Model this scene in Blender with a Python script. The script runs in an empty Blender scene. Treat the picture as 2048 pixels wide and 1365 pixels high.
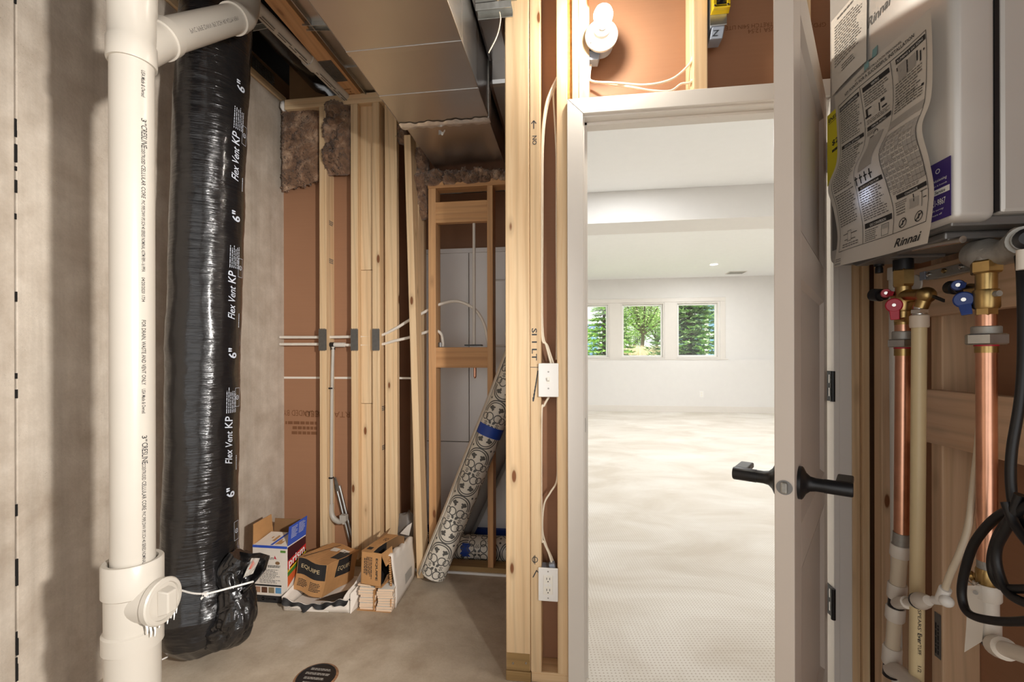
import bpy, bmesh, math, random
from mathutils import Vector, Matrix, noise
random.seed(7)
S = bpy.context.scene
COL = S.collection
# ------------------------------------------------------------------ camera
FPX, HY, CAMZ = 900.0, 715.0, 1.19
YAW, ROLL = math.radians(7.72), -0.0022
Fw = Vector((-math.sin(YAW), math.cos(YAW), 0)); Rt0 = Vector((math.cos(YAW), math.sin(YAW), 0)); Up0 = Vector((0, 0, 1))
Rt = Rt0*math.cos(ROLL) + Up0*math.sin(ROLL); Up = -Rt0*math.sin(ROLL) + Up0*math.cos(ROLL)
CP = Vector((0, 0, CAMZ))
cd = bpy.data.cameras.new('camera'); cam = bpy.data.objects.new('camera', cd); COL.objects.link(cam)
cd.sensor_width = 36; cd.lens = FPX/2048*36; cd.shift_y = (HY-682.5)/2048; cd.clip_start = .02; cd.clip_end = 300
cam.matrix_world = Matrix(((Rt.x, Up.x, -Fw.x, 0), (Rt.y, Up.y, -Fw.y, 0), (Rt.z, Up.z, -Fw.z, CAMZ), (0, 0, 0, 1)))
S.camera = cam
# ------------------------------------------------------------------ world, lamps, exposure
wd = bpy.data.worlds.new('sky'); S.world = wd; wd.use_nodes = True
bg = wd.node_tree.nodes['Background']; bg.inputs[0].default_value = (1.0, .985, .965, 1); bg.inputs[1].default_value = 1.55
S.view_settings.view_transform = 'Standard'; S.view_settings.look = 'None'
S.view_settings.exposure = 0.0; S.view_settings.gamma = 1.0; S.view_settings.use_curve_mapping = False
BULB = 300.0      # radiance of the glowing bulb
def lamp(name, kind, loc, power, color=(1, 1, 1), size=.05, aim=None, **k):
    l = bpy.data.lights.new(name, kind); l.energy = power; l.color = color
    if kind == 'AREA': l.shape = 'DISK'; l.size = size
    else: l.shadow_soft_size = size
    for a, b in k.items(): setattr(l, a, b)
    o = bpy.data.objects.new(name, l); COL.objects.link(o); o.location = loc
    if aim: o.rotation_euler = (Vector(aim)-Vector(loc)).to_track_quat('-Z', 'Y').to_euler()
    return o
# the photographer's flash, held beside the camera and turned to the left wall and the alcove
lamp('flash', 'SPOT', (.78, -.09, 1.45), 300, (1, .96, .91), .04, aim=(-1.35, 1.0, 1.05), spot_size=math.radians(84), spot_blend=.8)
sn = lamp('sun', 'SUN', (0, -5, 20), 9.0, (1, .97, .92), .01, aim=(0, -5+20/math.tan(math.radians(52)), 0)); sn.data.angle = .02
# recessed lamps of the finished room
DL = [(2.584, 8.737), (2.633, 6.322), (.6, 7.7), (.6, 5.6), (4.0, 3.9), (5.0, 6.5), (4.4, 3.2), (.5, 3.9)]
for q, (x, y) in enumerate(DL):
    lamp('downlight', 'AREA', (x, y, 2.885), 26, (.97, .985, 1), .14)
# ------------------------------------------------------------------ pixel to place
def ray(px, py): return Fw + Rt*((px-1024)/FPX) + Up*((HY-py)/FPX)
def PX(px, py, X): r = ray(px, py); return CP + r*(X/r.x)
def PY(px, py, Y): r = ray(px, py); return CP + r*(Y/r.y)
def PZ(px, py, Z): r = ray(px, py); return CP + r*((Z-CAMZ)/r.z)
def PD(px, py, d): return CP + ray(px, py)*d
# ------------------------------------------------------------------ mesh builder
class MB:
    def __init__(s): s.v = []; s.f = []; s.m = []; s.sm = []
    def add(s, vs, fs, m=0, smooth=False):
        b = len(s.v); s.v += [Vector(p) for p in vs]
        for f in fs: s.f.append([b+i for i in f]); s.m.append(m); s.sm.append(smooth)
        return s
    def box(s, x0, x1, y0, y1, z0, z1, m=0):
        vs = [(x, y, z) for z in (z0, z1) for y in (y0, y1) for x in (x0, x1)]
        return s.add(vs, [(0, 2, 3, 1), (4, 5, 7, 6), (0, 1, 5, 4), (2, 6, 7, 3), (0, 4, 6, 2), (1, 3, 7, 5)], m)
    def hexa(s, p, m=0):   # eight points ordered like box
        return s.add(p, [(0, 2, 3, 1), (4, 5, 7, 6), (0, 1, 5, 4), (2, 6, 7, 3), (0, 4, 6, 2), (1, 3, 7, 5)], m)
    def obox(s, o, a, b, c, m=0):   # corner o and three edge vectors
        o, a, b, c = map(Vector, (o, a, b, c))
        return s.hexa([o, o+a, o+b, o+a+b, o+c, o+a+c, o+b+c, o+a+b+c], m)
    def quad(s, a, b, c, d, m=0): return s.add([a, b, c, d], [(0, 1, 2, 3)], m)
    def slab(s, poly, n, m=0):      # polygon given thickness vector n
        k = len(poly); n = Vector(n); vs = [Vector(p) for p in poly] + [Vector(p)+n for p in poly]
        return s.add(vs, [tuple(range(k))[::-1], tuple(range(k, 2*k))] + [(i, (i+1) % k, k+(i+1) % k, k+i) for i in range(k)], m)
    def lathe(s, o, ax, prof, seg=24, m=0, smooth=True, caps=True, ref=None):   # prof: (distance along axis, radius)
        o, ax = Vector(o), Vector(ax).normalized()
        e = Vector(ref) if ref else (Vector((1, 0, 0)) if abs(ax.x) < .8 else Vector((0, 1, 0)))
        e = (e - ax*e.dot(ax)).normalized(); g = ax.cross(e)
        if smooth:
            pr = [prof[0]]
            for i in range(1, len(prof)):
                if i < len(prof)-1:
                    d1 = Vector((prof[i][0]-prof[i-1][0], prof[i][1]-prof[i-1][1])); d2 = Vector((prof[i+1][0]-prof[i][0], prof[i+1][1]-prof[i][1]))
                    if d1.length > 1e-7 and d2.length > 1e-7 and d1.angle(d2) > .6: pr.append(None)
                pr.append(prof[i]) if pr[-1] is not None else pr.extend([prof[i]])
        parts = []; cur = []
        for i, p in enumerate(prof):
            cur.append(p)
            if smooth and 0 < i < len(prof)-1:
                d1 = Vector((p[0]-prof[i-1][0], p[1]-prof[i-1][1])); d2 = Vector((prof[i+1][0]-p[0], prof[i+1][1]-p[1]))
                if d1.length > 1e-7 and d2.length > 1e-7 and d1.angle(d2) > .6: parts.append(cur); cur = [p]
        parts.append(cur)
        for pp in parts:
            vs = []; fs = []
            for t, r in pp:
                for k in range(seg):
                    a = 2*math.pi*k/seg; vs.append(o + ax*t + (e*math.cos(a)+g*math.sin(a))*r)
            for i in range(len(pp)-1):
                for k in range(seg):
                    k2 = (k+1) % seg; fs.append((i*seg+k, i*seg+k2, (i+1)*seg+k2, (i+1)*seg+k))
            s.add(vs, fs, m, smooth)
        if caps:
            for (t, r), fl in ((prof[0], True), (prof[-1], False)):
                if r > 1e-6:
                    vs = [o + ax*t + (e*math.cos(2*math.pi*k/seg)+g*math.sin(2*math.pi*k/seg))*r for k in range(seg)]
                    s.add(vs, [tuple(range(seg))[::-1] if fl else tuple(range(seg))], m)
        return s
    def cyl(s, a, b, r, seg=20, m=0, r2=None, smooth=True):
        a, b = Vector(a), Vector(b); return s.lathe(a, b-a, [(0, r), ((b-a).length, r if r2 is None else r2)], seg, m, smooth)
    def hexnut(s, a, b, r, m=0):
        a, b = Vector(a), Vector(b); L = (b-a).length
        return s.lathe(a, b-a, [(0, r*.9), (L*.12, r), (L*.88, r), (L, r*.9)], 6, m, False)
    def tube(s, pts, r, seg=10, m=0, n=6, smooth=True, fn=None):   # Catmull-Rom through pts; fn(t, angle) scales the radius
        P = [Vector(p) for p in pts]; rs = r if isinstance(r, (list, tuple)) else [r]*len(P)
        if n > 1 and len(P) > 2:
            Q = []; R = []
            for i in range(len(P)-1):
                p0, p1, p2, p3 = P[max(i-1, 0)], P[i], P[i+1], P[min(i+2, len(P)-1)]
                for k in range(n):
                    t = k/n; Q.append(.5*((2*p1)+(p2-p0)*t+(2*p0-5*p1+4*p2-p3)*t*t+(3*p1-p0-3*p2+p3)*t**3)); R.append(rs[i]*(1-t)+rs[i+1]*t)
            Q.append(P[-1]); R.append(rs[-1])
        else: Q, R = P, rs
        tg = [(Q[min(i+1, len(Q)-1)]-Q[max(i-1, 0)]).normalized() for i in range(len(Q))]
        e = Vector((0, 0, 1)).cross(tg[0]); e = e.normalized() if e.length > .05 else Vector((1, 0, 0))
        vs = []; fs = []
        for i, q in enumerate(Q):
            e = (e - tg[i]*e.dot(tg[i])).normalized(); g = tg[i].cross(e)
            for k in range(seg):
                a = 2*math.pi*k/seg; rr = R[i]*(fn(i/(len(Q)-1), a, q) if fn else 1); vs.append(q + (e*math.cos(a)+g*math.sin(a))*rr)
        for i in range(len(Q)-1):
            for k in range(seg):
                k2 = (k+1) % seg; fs.append((i*seg+k, i*seg+k2, (i+1)*seg+k2, (i+1)*seg+k))
        s.add(vs, fs, m, smooth)
        nb = (len(Q)-1)*seg
        s.add([vs[k] for k in range(seg)], [tuple(range(seg))[::-1]], m); s.add([vs[nb+k] for k in range(seg)], [tuple(range(seg))], m)
        return s
    def grid(s, fn, nu, nv, m=0, smooth=True):
        vs = [fn(i/nu, j/nv) for j in range(nv+1) for i in range(nu+1)]
        return s.add(vs, [(j*(nu+1)+i, j*(nu+1)+i+1, (j+1)*(nu+1)+i+1, (j+1)*(nu+1)+i) for j in range(nv) for i in range(nu)], m, smooth)
    def ball(s, c, r, m=0, nu=16, nv=10, fn=None):
        c = Vector(c); r = Vector(r) if hasattr(r, '__len__') else Vector((r, r, r)); vs = []; fs = []
        for j in range(nv+1):
            th = math.pi*j/nv
            for i in range(nu):
                a = 2*math.pi*i/nu; d = Vector((math.sin(th)*math.cos(a), math.sin(th)*math.sin(a), math.cos(th)))
                k = fn(d) if fn else 1; vs.append(c + Vector((d.x*r.x, d.y*r.y, d.z*r.z))*k)
        for j in range(nv):
            for i in range(nu): i2 = (i+1) % nu; fs.append((j*nu+i, (j+1)*nu+i, (j+1)*nu+i2, j*nu+i2))
        return s.add(vs, fs, m, True)
    def build(s, name, mats, parent=None, bevel=0, label=None, kind=None, origin=None, sharp=None):
        if not isinstance(mats, (list, tuple)): mats = [mats]
        xs = [p.x for p in s.v]; ys = [p.y for p in s.v]; zs = [p.z for p in s.v]
        o0 = Vector(origin) if origin else Vector(((min(xs)+max(xs))/2, (min(ys)+max(ys))/2, min(zs)))
        me = bpy.data.meshes.new(name); me.from_pydata([tuple(p-o0) for p in s.v], [], s.f); me.validate()
        for m in mats: me.materials.append(m)
        if len(me.polygons) == len(s.f):
            me.polygons.foreach_set('material_index', s.m); me.polygons.foreach_set('use_smooth', s.sm)
        me.update()
        o = bpy.data.objects.new(name, me); COL.objects.link(o)
        if parent is not None: o.parent = parent; o.location = o0 - WL[parent.name]
        else: o.location = o0
        WL[o.name] = o0
        if bevel:
            b = o.modifiers.new('edge', 'BEVEL'); b.width = bevel; b.segments = 2; b.limit_method = 'ANGLE'
        if label: o['label'] = label
        if kind: o['kind'] = kind
        return o
WL = {}
def thing(name, label, cat, loc, group=None):
    o = bpy.data.objects.new(name, None); COL.objects.link(o); o.location = loc; o.empty_display_size = .05
    WL[o.name] = Vector(loc); return tag(o, label, cat, group)
def tag(o, label, cat, group=None):
    o['label'] = label; o['category'] = cat
    if group: o['group'] = group
    return o
def struct(name, mb, m, parent=None, bevel=0, label=None):
    o = mb.build(name, m, parent, bevel)
    if parent is None:
        o['kind'] = 'structure'
        if label: o['label'] = label
    elif label: o['label'] = label
    return o
# ------------------------------------------------------------------ lettering
TC = {}
def glyphs(txt, shear=0, bold=0):
    k = (txt, shear, bold)
    if k not in TC:
        c = bpy.data.curves.new('text', 'FONT'); c.body = txt; c.size = 1; c.shear = shear; c.resolution_u = 2; c.offset = bold; c.fill_mode = 'FRONT'
        o = bpy.data.objects.new('text', c); me = o.to_mesh()
        vs = [(v.co.x, v.co.y) for v in me.vertices]; fs = [tuple(p.vertices) for p in me.polygons]
        o.to_mesh_clear(); bpy.data.objects.remove(o); bpy.data.curves.remove(c)
        x0 = min(v[0] for v in vs); x1 = max(v[0] for v in vs); TC[k] = ([(x-x0, y) for x, y in vs], fs, x1-x0)
    return TC[k]
def text(mb, txt, u, v, size, fn, m=0, shear=0, bold=0, width=None, align='l'):   # fn(u, v) places a point of the print
    vs, fs, w = glyphs(txt, shear, bold); sx = width/w if width else size
    if align == 'c': u -= w*sx/2
    if align == 'r': u -= w*sx
    mb.add([fn(u+x*sx, v+y*size) for x, y in vs], fs, m); return w*sx
def rect(mb, u0, u1, v0, v1, fn, m=0, nu=1, nv=1):
    mb.grid(lambda a, b: fn(u0+(u1-u0)*a, v0+(v1-v0)*b), nu, nv, m, False)
def words(mb, u0, u1, v0, v1, lines, fn, m=0, fill=.55, rnd=random, short=.3):     # rows of print too small to read
    h = (v1-v0)/lines
    for i in range(lines):
        u = u0; end = u1 - (u1-u0)*short*rnd.random()
        while u < end:
            w = (u1-u0)*(.06+.12*rnd.random()); e = min(u+w, end)
            rect(mb, u, e, v1-h*(i+fill), v1-h*i, fn, m); u = e + (u1-u0)*.025
def flat(o, U, V):
    o, U, V = Vector(o), Vector(U), Vector(V); return lambda u, v: o + U*u + V*v
def ringpoly(mb, cu, cv, r0, r1, fn, m=0, a0=0, a1=360, n=24, sx=1, sy=1):
    vs = []; fs = []
    for i in range(n+1):
        a = math.radians(a0+(a1-a0)*i/n)
        vs += [fn(cu+sx*r0*math.cos(a), cv+sy*r0*math.sin(a)), fn(cu+sx*r1*math.cos(a), cv+sy*r1*math.sin(a))]
    for i in range(n): fs.append((2*i, 2*i+1, 2*i+3, 2*i+2))
    mb.add(vs, fs, m)
def poly(mb, pts, fn, m=0): mb.add([fn(*p) for p in pts], [tuple(range(len(pts)))], m)
# ------------------------------------------------------------------ materials
def lin(c):
    return tuple((x/12.92 if x <= .04045 else ((x+.055)/1.055)**2.4) for x in [q/255 for q in c]) + (1,)
class NT:
    def __init__(s, name):
        s.mat = bpy.data.materials.new(name); s.mat.use_nodes = True; s.t = s.mat.node_tree; s.b = s.t.nodes['Principled BSDF']
        s.tc = s.t.nodes.new('ShaderNodeTexCoord')
    def n(s, typ, ins=None, **k):
        x = s.t.nodes.new(typ)
        for a, b in k.items(): setattr(x, a, b)
        for a, b in (ins or {}).items():
            if hasattr(b, 'node'): s.t.links.new(b, x.inputs[a])
            else: x.inputs[a].default_value = b
        return x
    def math(s, op, a, b=None, c=None, clamp=False):
        x = s.n('ShaderNodeMath', operation=op, use_clamp=clamp)
        for i, v in enumerate((a, b, c)):
            if v is None: continue
            if hasattr(v, 'node'): s.t.links.new(v, x.inputs[i])
            else: x.inputs[i].default_value = v
        return x.outputs[0]
    def map(s, vec, scale=(1, 1, 1), rot=(0, 0, 0), loc=(0, 0, 0)):
        return s.n('ShaderNodeMapping', {0: vec, 'Scale': scale, 'Rotation': rot, 'Location': loc}).outputs[0]
    def noise(s, vec, scale, detail=3, rough=.55, dist=0):
        return s.n('ShaderNodeTexNoise', {'Vector': vec, 'Scale': scale, 'Detail': detail, 'Roughness': rough, 'Distortion': dist}).outputs[0]
    def ramp(s, fac, stops):
        x = s.n('ShaderNodeValToRGB', {0: fac}); e = x.color_ramp.elements
        while len(e) < len(stops): e.new(.5)
        for i, (p, c) in enumerate(stops): e[i].position = p; e[i].color = c if len(c) == 4 else lin(c)
        return x.outputs[0]
    def mix(s, fac, a, b, mode='MIX'):
        x = s.n('ShaderNodeMix', data_type='RGBA', blend_type=mode)
        for i, v in ((0, fac), (6, a), (7, b)):
            if hasattr(v, 'node'): s.t.links.new(v, x.inputs[i])
            else: x.inputs[i].default_value = v
        return x.outputs[2]
    def bump(s, h, strength=.3, dist=.002, prev=None):
        x = s.n('ShaderNodeBump', {'Height': h, 'Strength': strength, 'Distance': dist})
        if prev is not None: s.t.links.new(prev, x.inputs['Normal'])
        return x.outputs[0]
    def set(s, color=None, rough=None, metal=None, normal=None, **k):
        for nm, v in (('Base Color', color), ('Roughness', rough), ('Metallic', metal), ('Normal', normal), *k.items()):
            if v is None: continue
            if hasattr(v, 'node'): s.t.links.new(v, s.b.inputs[nm])
            else: s.b.inputs[nm].default_value = v
        return s.mat
def plain(name, c, rough=.5, metal=0, var=.06, scale=9, bump=0, bscale=120, **k):
    t = NT(name); v = t.noise(t.tc.outputs['Object'], scale, 4); base = lin(c)
    lo = tuple(x*(1-var) for x in base[:3])+(1,); hi = tuple(min(1, x*(1+var)) for x in base[:3])+(1,)
    col = t.ramp(v, [(.3, lo), (.7, hi)]); rv = t.n('ShaderNodeMapRange', {0: v, 3: max(0, rough-.05), 4: min(1, rough+.05)}).outputs[0]
    nm = t.bump(t.noise(t.tc.outputs['Object'], bscale, 3), bump, .001) if bump else None
    return t.set(col, rv, metal, nm, **k)
def wood(name, axis, c0, c1, dark=(120, 72, 36), knots=1.0, rough=.62, fuzz=.15):
    t = NT(name); oi = t.n('ShaderNodeObjectInfo')
    off = t.n('ShaderNodeCombineXYZ', {0: t.math('MULTIPLY', oi.outputs['Random'], 37.0), 1: t.math('MULTIPLY', oi.outputs['Random'], 61.0), 2: t.math('MULTIPLY', oi.outputs['Random'], 23.0)}).outputs[0]
    v = t.n('ShaderNodeVectorMath', {0: t.tc.outputs['Object'], 1: off}, operation='ADD').outputs[0]
    def st(a, b): q = [b, b, b]; q[axis] = a; return tuple(q)
    g = t.noise(t.map(v, st(1.6, 46)), 1, 5, .6, .8)                 # rings drawn out along the board
    f = t.noise(t.map(v, st(9, 420)), 1, 3, .6)                      # fibres
    big = t.noise(t.map(v, st(.9, 5)), 1, 2)
    col = t.mix(t.ramp(t.math('MULTIPLY_ADD', big, .4, t.math('MULTIPLY', g, .6), True), [(.32, (0, 0, 0, 1)), (.68, (1, 1, 1, 1))]), lin(c0), lin(c1))
    band = t.n('ShaderNodeTexWave', {'Vector': t.n('ShaderNodeVectorMath', {0: t.map(v, st(.5, 30)), 1: t.n('ShaderNodeTexNoise', {'Vector': t.map(v, st(1.2, 7)), 'Scale': 1, 'Detail': 2}).outputs[1]}, operation='ADD').outputs[0], 'Scale': .55, 'Distortion': 2.0}, bands_direction='DIAGONAL').outputs[1]
    col = t.mix(t.math('MULTIPLY', t.math('POWER', band, 4.0), .3), col, lin(tuple(x*.78 for x in c1)))
    col = t.mix(t.math('MULTIPLY', f, .22), col, lin(tuple(x*.72 for x in c1)))
    vo = t.n('ShaderNodeTexVoronoi', {'Vector': t.map(v, st(4.2, 12)), 'Scale': 1, 'Randomness': 1}); d = vo.outputs['Distance']
    k1 = t.n('ShaderNodeMapRange', {0: d, 1: .24, 2: .09, 3: 0, 4: knots}, interpolation_type='SMOOTHSTEP').outputs[0]
    k2 = t.n('ShaderNodeMapRange', {0: d, 1: .12, 2: .08, 3: 0, 4: knots}, interpolation_type='SMOOTHSTEP').outputs[0]
    sel = t.math('GREATER_THAN', t.n('ShaderNodeSeparateColor', {0: vo.outputs['Color']}).outputs[0], .3)
    col = t.mix(t.math('MULTIPLY', t.math('MULTIPLY', k1, sel), .4), col, lin(tuple(x*.7 for x in c1)))
    col = t.mix(t.math('MULTIPLY', k2, sel), col, lin(dark))
    nm = t.bump(f, fuzz, .0012)
    return t.set(col, rough, 0, nm)
WC0, WC1 = (238, 212, 172), (222, 184, 138)
WZ = wood('pine_upright', 2, WC0, WC1); WX = wood('pine_across', 0, WC0, WC1); WY = wood('pine_along', 1, WC0, WC1)
WO = wood('pine_shaded', 0, (216, 168, 116), (192, 138, 88)); WOZ = wood('pine_shaded_upright', 2, (218, 172, 122), (194, 142, 94))  # shade under the duct put into a darker, oranger pine
WTR = wood('treated_pine', 0, (176, 142, 92), (146, 116, 70)); WRED = wood('fir_along', 1, (226, 180, 132), (204, 150, 102), knots=.5)
WRY = wood('pine_pink_along', 1, (232, 198, 164), (214, 174, 136)); WRZ = wood('pine_pink_upright', 2, (230, 198, 164), (212, 174, 134))
OSB = plain('strand_board', (196, 140, 70), .8, var=.35, scale=60)
PVC = plain('white_pvc', (184, 177, 166), .32, var=.02); PVCD = plain('grey_white_pvc', (214, 208, 198), .4, var=.03)
PLASTIC_W = plain('white_plastic', (240, 238, 234), .35, var=.015); PEX = plain('pex_white', (226, 218, 206), .35, var=.03)
PEXR = plain('milky_tube', (222, 208, 184), .3, var=.03)
BLK = plain('black_plastic', (22, 22, 25), .4, var=.1); CORD = plain('black_cord_rubber', (18, 18, 21), .42, var=.1)
BRASS = plain('brass', (184, 156, 104), .32, 1, .12, 30); COPPER = plain('copper', (226, 172, 144), .3, 1, .14, 14); GALV = plain('galvanised', (188, 190, 188), .38, 1, .1, 40)
CHROME = plain('steel_bright', (205, 203, 198), .22, 1, .05); CAST = plain('grey_casting', (168, 166, 160), .55, .6, .12, 80, .25)
RED = plain('red_handle', (186, 36, 58), .38, var=.08); BLUE = plain('blue_handle', (28, 58, 128), .4, var=.08)
INK = plain('black_ink', (36, 34, 34), .7, var=.05); INKG = plain('grey_ink', (112, 106, 100), .7, var=.08); INKW = plain('white_ink', (196, 202, 212), .6, var=.1)
INKL = plain('pale_grey_ink', (172, 166, 158), .7, var=.05); MARKER = plain('marker_ink', (52, 56, 62), .7, var=.1); STAMP = plain('brown_stamp_ink', (120, 78, 48), .8, var=.1)
PAPER = plain('paper', (226, 218, 206), .75, var=.02); CARD = plain('kraft_card', (186, 138, 88), .8, var=.07, scale=22, bump=.1)
CARDW = plain('white_card', (228, 218, 206), .7, var=.04, scale=16); CARDI = plain('kraft_inside', (132, 98, 64), .85, var=.1)
TILEM = plain('bisque_tile', (226, 198, 170), .45, var=.03); GLAZE = plain('tile_glaze', (240, 238, 230), .16, var=.02)
FOIL = plain('foil_tape', (226, 222, 216), .3, .6, .1, 60, .5, 90)
TRIM = plain('trim_paint', (228, 222, 214), .38, var=.012); WALLP = plain('wall_paint', (232, 229, 225), .8, var=.01); CEILP = plain('ceiling_paint', (252, 252, 251), .9, var=.01)
DOORP = plain('door_paint', (216, 204, 192), .36, var=.015); HEAT = plain('heater_paint', (206, 202, 196), .33, .25, .015); HEATD = plain('heater_under', (132, 130, 128), .42, .6, .06)
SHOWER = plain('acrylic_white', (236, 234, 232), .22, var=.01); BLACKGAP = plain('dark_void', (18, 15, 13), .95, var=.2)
NAILP = plain('nail_plate_steel', (122, 120, 116), .45, .75, .12, 50); BLUETAPE = plain('blue_tape', (22, 62, 150), .55, var=.1, scale=40)
YELLOW = plain('yellow_metal', (236, 200, 40), .3, .45, .06); BOXBLUE = plain('box_blue_grey', (150, 158, 172), .5, var=.05); YLAB = plain('yellow_label', (226, 212, 40), .6, var=.03)
PURPLE = plain('purple_label', (58, 38, 112), .35, var=.04); PORC = plain('porcelain', (244, 240, 230), .2, var=.01)
NMB = plain('cable_jacket', (240, 228, 206), .5, var=.03); TEALT = plain('teal_tape', (120, 168, 172), .4, var=.1)
def kraft():
    t = NT('kraft_drywall'); o = t.tc.outputs['Object']
    a = t.noise(t.map(o, (3, 3, 120)), 1, 3); b = t.noise(o, 2.2, 3)
    return t.set(t.mix(t.math('MULTIPLY_ADD', a, .35, t.math('MULTIPLY', b, .5)), lin((166, 122, 91)), lin((144, 103, 76))), .62, 0, t.bump(a, .08, .001))
KRAFT = kraft()
def concrete(name, c0, c1, streak=True, rough=.85):
    t = NT(name); o = t.tc.outputs['Object']
    big = t.ramp(t.noise(o, 2.3, 8, .68, .5), [(.3, (0, 0, 0, 1)), (.7, (1, 1, 1, 1))]); mid = t.noise(o, 9, 5, .6); fine = t.noise(o, 130, 3)
    col = t.mix(t.math('MULTIPLY_ADD', t.ramp(mid, [(.35, (0, 0, 0, 1)), (.65, (1, 1, 1, 1))]), .38, t.math('MULTIPLY', big, .62), True), lin(c0), lin(c1))
    if streak:
        st = t.noise(t.map(o, (14, 14, .55)), 1, 4, .6); col = t.mix(t.math('MULTIPLY', t.ramp(st, [(.45, (0, 0, 0, 1)), (.75, (1, 1, 1, 1))]), .38), col, lin(tuple(x*.72 for x in c1)))
    vo = t.n('ShaderNodeTexVoronoi', {'Vector': t.n('ShaderNodeVectorMath', {0: o, 1: t.n('ShaderNodeTexNoise', {'Vector': o, 'Scale': 25}).outputs[1]}, operation='ADD').outputs[0], 'Scale': 30, 'Randomness': 1}).outputs['Distance']
    rnd = t.noise(o, 7, 2)
    pit = t.math('MULTIPLY', t.n('ShaderNodeMapRange', {0: vo, 1: .24, 2: .1, 3: 0, 4: 1}).outputs[0], t.n('ShaderNodeMapRange', {0: rnd, 1: .55, 2: .66, 3: 0, 4: 1}).outputs[0])
    col = t.mix(t.math('MULTIPLY', pit, .6), col, lin((86, 76, 66)))
    pale = t.n('ShaderNodeMapRange', {0: t.noise(t.map(o, (3, 3, 2), loc=(4.3, 1.7, 9)), 1.6, 5, .6), 1: .63, 2: .72, 3: 0, 4: .35}).outputs[0]
    col = t.mix(pale, col, lin((222, 212, 200)))
    col = t.mix(t.math('MULTIPLY', fine, .25), col, lin(tuple(x*.75 for x in c1)))
    return t.set(col, rough, 0, t.bump(fine, .35, .0015, t.bump(pit, -.5, .003, t.bump(mid, .35, .006))))
CONC = concrete('poured_wall', (228, 217, 202), (174, 158, 140)); SLAB = concrete('slab_concrete', (212, 198, 178), (160, 141, 119), False, .7)
def metal_sheet():
    t = NT('sheet_metal'); o = t.tc.outputs['Object']; s = t.noise(t.map(o, (60, 3, 60)), 1, 3); b = t.noise(o, 2.4, 3)
    r = t.n('ShaderNodeMapRange', {0: s, 3: .26, 4: .36}).outputs[0]
    return t.set(t.mix(b, lin((200, 198, 196)), lin((180, 178, 176))), r, 1, t.bump(t.noise(t.map(o, (3, 1.2, 3)), 1, 2), .25, .02))
SHEET = metal_sheet()
def carpet():
    t = NT('carpet_pile'); o = t.map(t.tc.outputs['Object'], (1, 1, 1), (0, 0, math.radians(38)))
    sx = t.n('ShaderNodeSeparateXYZ', {0: o}); k = 2*math.pi/.021
    a = t.math('SINE', t.math('MULTIPLY', sx.outputs[0], k)); b = t.math('SINE', t.math('MULTIPLY', sx.outputs[1], k))
    p = t.math('MULTIPLY', a, b); dot = t.n('ShaderNodeMapRange', {0: p, 1: .45, 2: .95, 3: 0, 4: 1}).outputs[0]
    tr = t.noise(t.map(t.tc.outputs['Object'], (1.3, 2.1, 1)), 1, 5, .6, .6)
    base = t.mix(t.n('ShaderNodeMapRange', {0: tr, 1: .35, 2: .65, 3: 0, 4: 1}).outputs[0], lin((230, 224, 214)), lin((207, 197, 182)))
    fz = t.noise(t.tc.outputs['Object'], 400, 2)
    col = t.mix(t.math('MULTIPLY', dot, .75), base, lin((168, 150, 126)))
    return t.set(col, .95, 0, t.bump(fz, .3, .002, t.bump(dot, -.5, .006)), **{'Sheen Weight': .2})
CARPET = carpet()
def sleeve():
    t = NT('black_film'); o = t.tc.outputs['Object']
    w = t.noise(t.map(o, (7, 7, 95)), 1, 4, .65, .6); w2 = t.noise(t.map(o, (3, 3, 26)), 1, 3, .6, 1.2); c = t.noise(o, 26, 3)
    return t.set(t.mix(c, lin((16, 16, 18)), lin((34, 32, 32))), .2, 0, t.bump(c, .16, .01, t.bump(w2, .4, .012, t.bump(w, .38, .006))), **{'Coat Weight': .25, 'Coat Roughness': .12})
SLEEVE = sleeve()
def fibre():
    t = NT('brown_fibreglass'); o = t.tc.outputs['Object']; a = t.noise(o, 9, 6, .65, .8); f = t.noise(o, 90, 4)
    return t.set(t.ramp(a, [(.28, (72, 52, 38)), (.5, (136, 104, 80)), (.72, (206, 176, 148))]), .95, 0, t.bump(f, .5, .006, t.bump(a, .6, .02)), **{'Sheen Weight': .3})
FIBRE = fibre()
VINYL = plain('vinyl_cream', (214, 206, 192), .42, var=.03); VINYLB = plain('vinyl_back_grey', (134, 132, 130), .7, var=.06); MOTIF = plain('vinyl_charcoal', (84, 82, 78), .45, var=.05)
GLOW = NT('bulb_glow'); GLOW = GLOW.set((1, .95, .85, 1), .4, 0, None, **{'Emission Color': (1, .93, .82, 1), 'Emission Strength': BULB})
LENS = NT('downlight_lens'); LENS = LENS.set((1, 1, 1, 1), .4, 0, None, **{'Emission Color': (1, .97, .93, 1), 'Emission Strength': 12.0})
SCREEN = NT('display_glow'); SCREEN = SCREEN.set((.2, .3, .6, 1), .3, 0, None, **{'Emission Color': (.55, .68, 1, 1), 'Emission Strength': 14.0})
def glass():
    t = NT('window_glass'); out = t.t.nodes['Material Output']
    tr = t.n('ShaderNodeBsdfTransparent', {0: (.97, .985, 1, 1)}); gl = t.n('ShaderNodeBsdfGlossy', {0: (1, 1, 1, 1), 1: .02})
    mx = t.n('ShaderNodeMixShader', {0: .05}); t.t.links.new(tr.outputs[0], mx.inputs[1]); t.t.links.new(gl.outputs[0], mx.inputs[2]); t.t.links.new(mx.outputs[0], out.inputs[0]); return t.mat
GLASS = glass()
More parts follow.
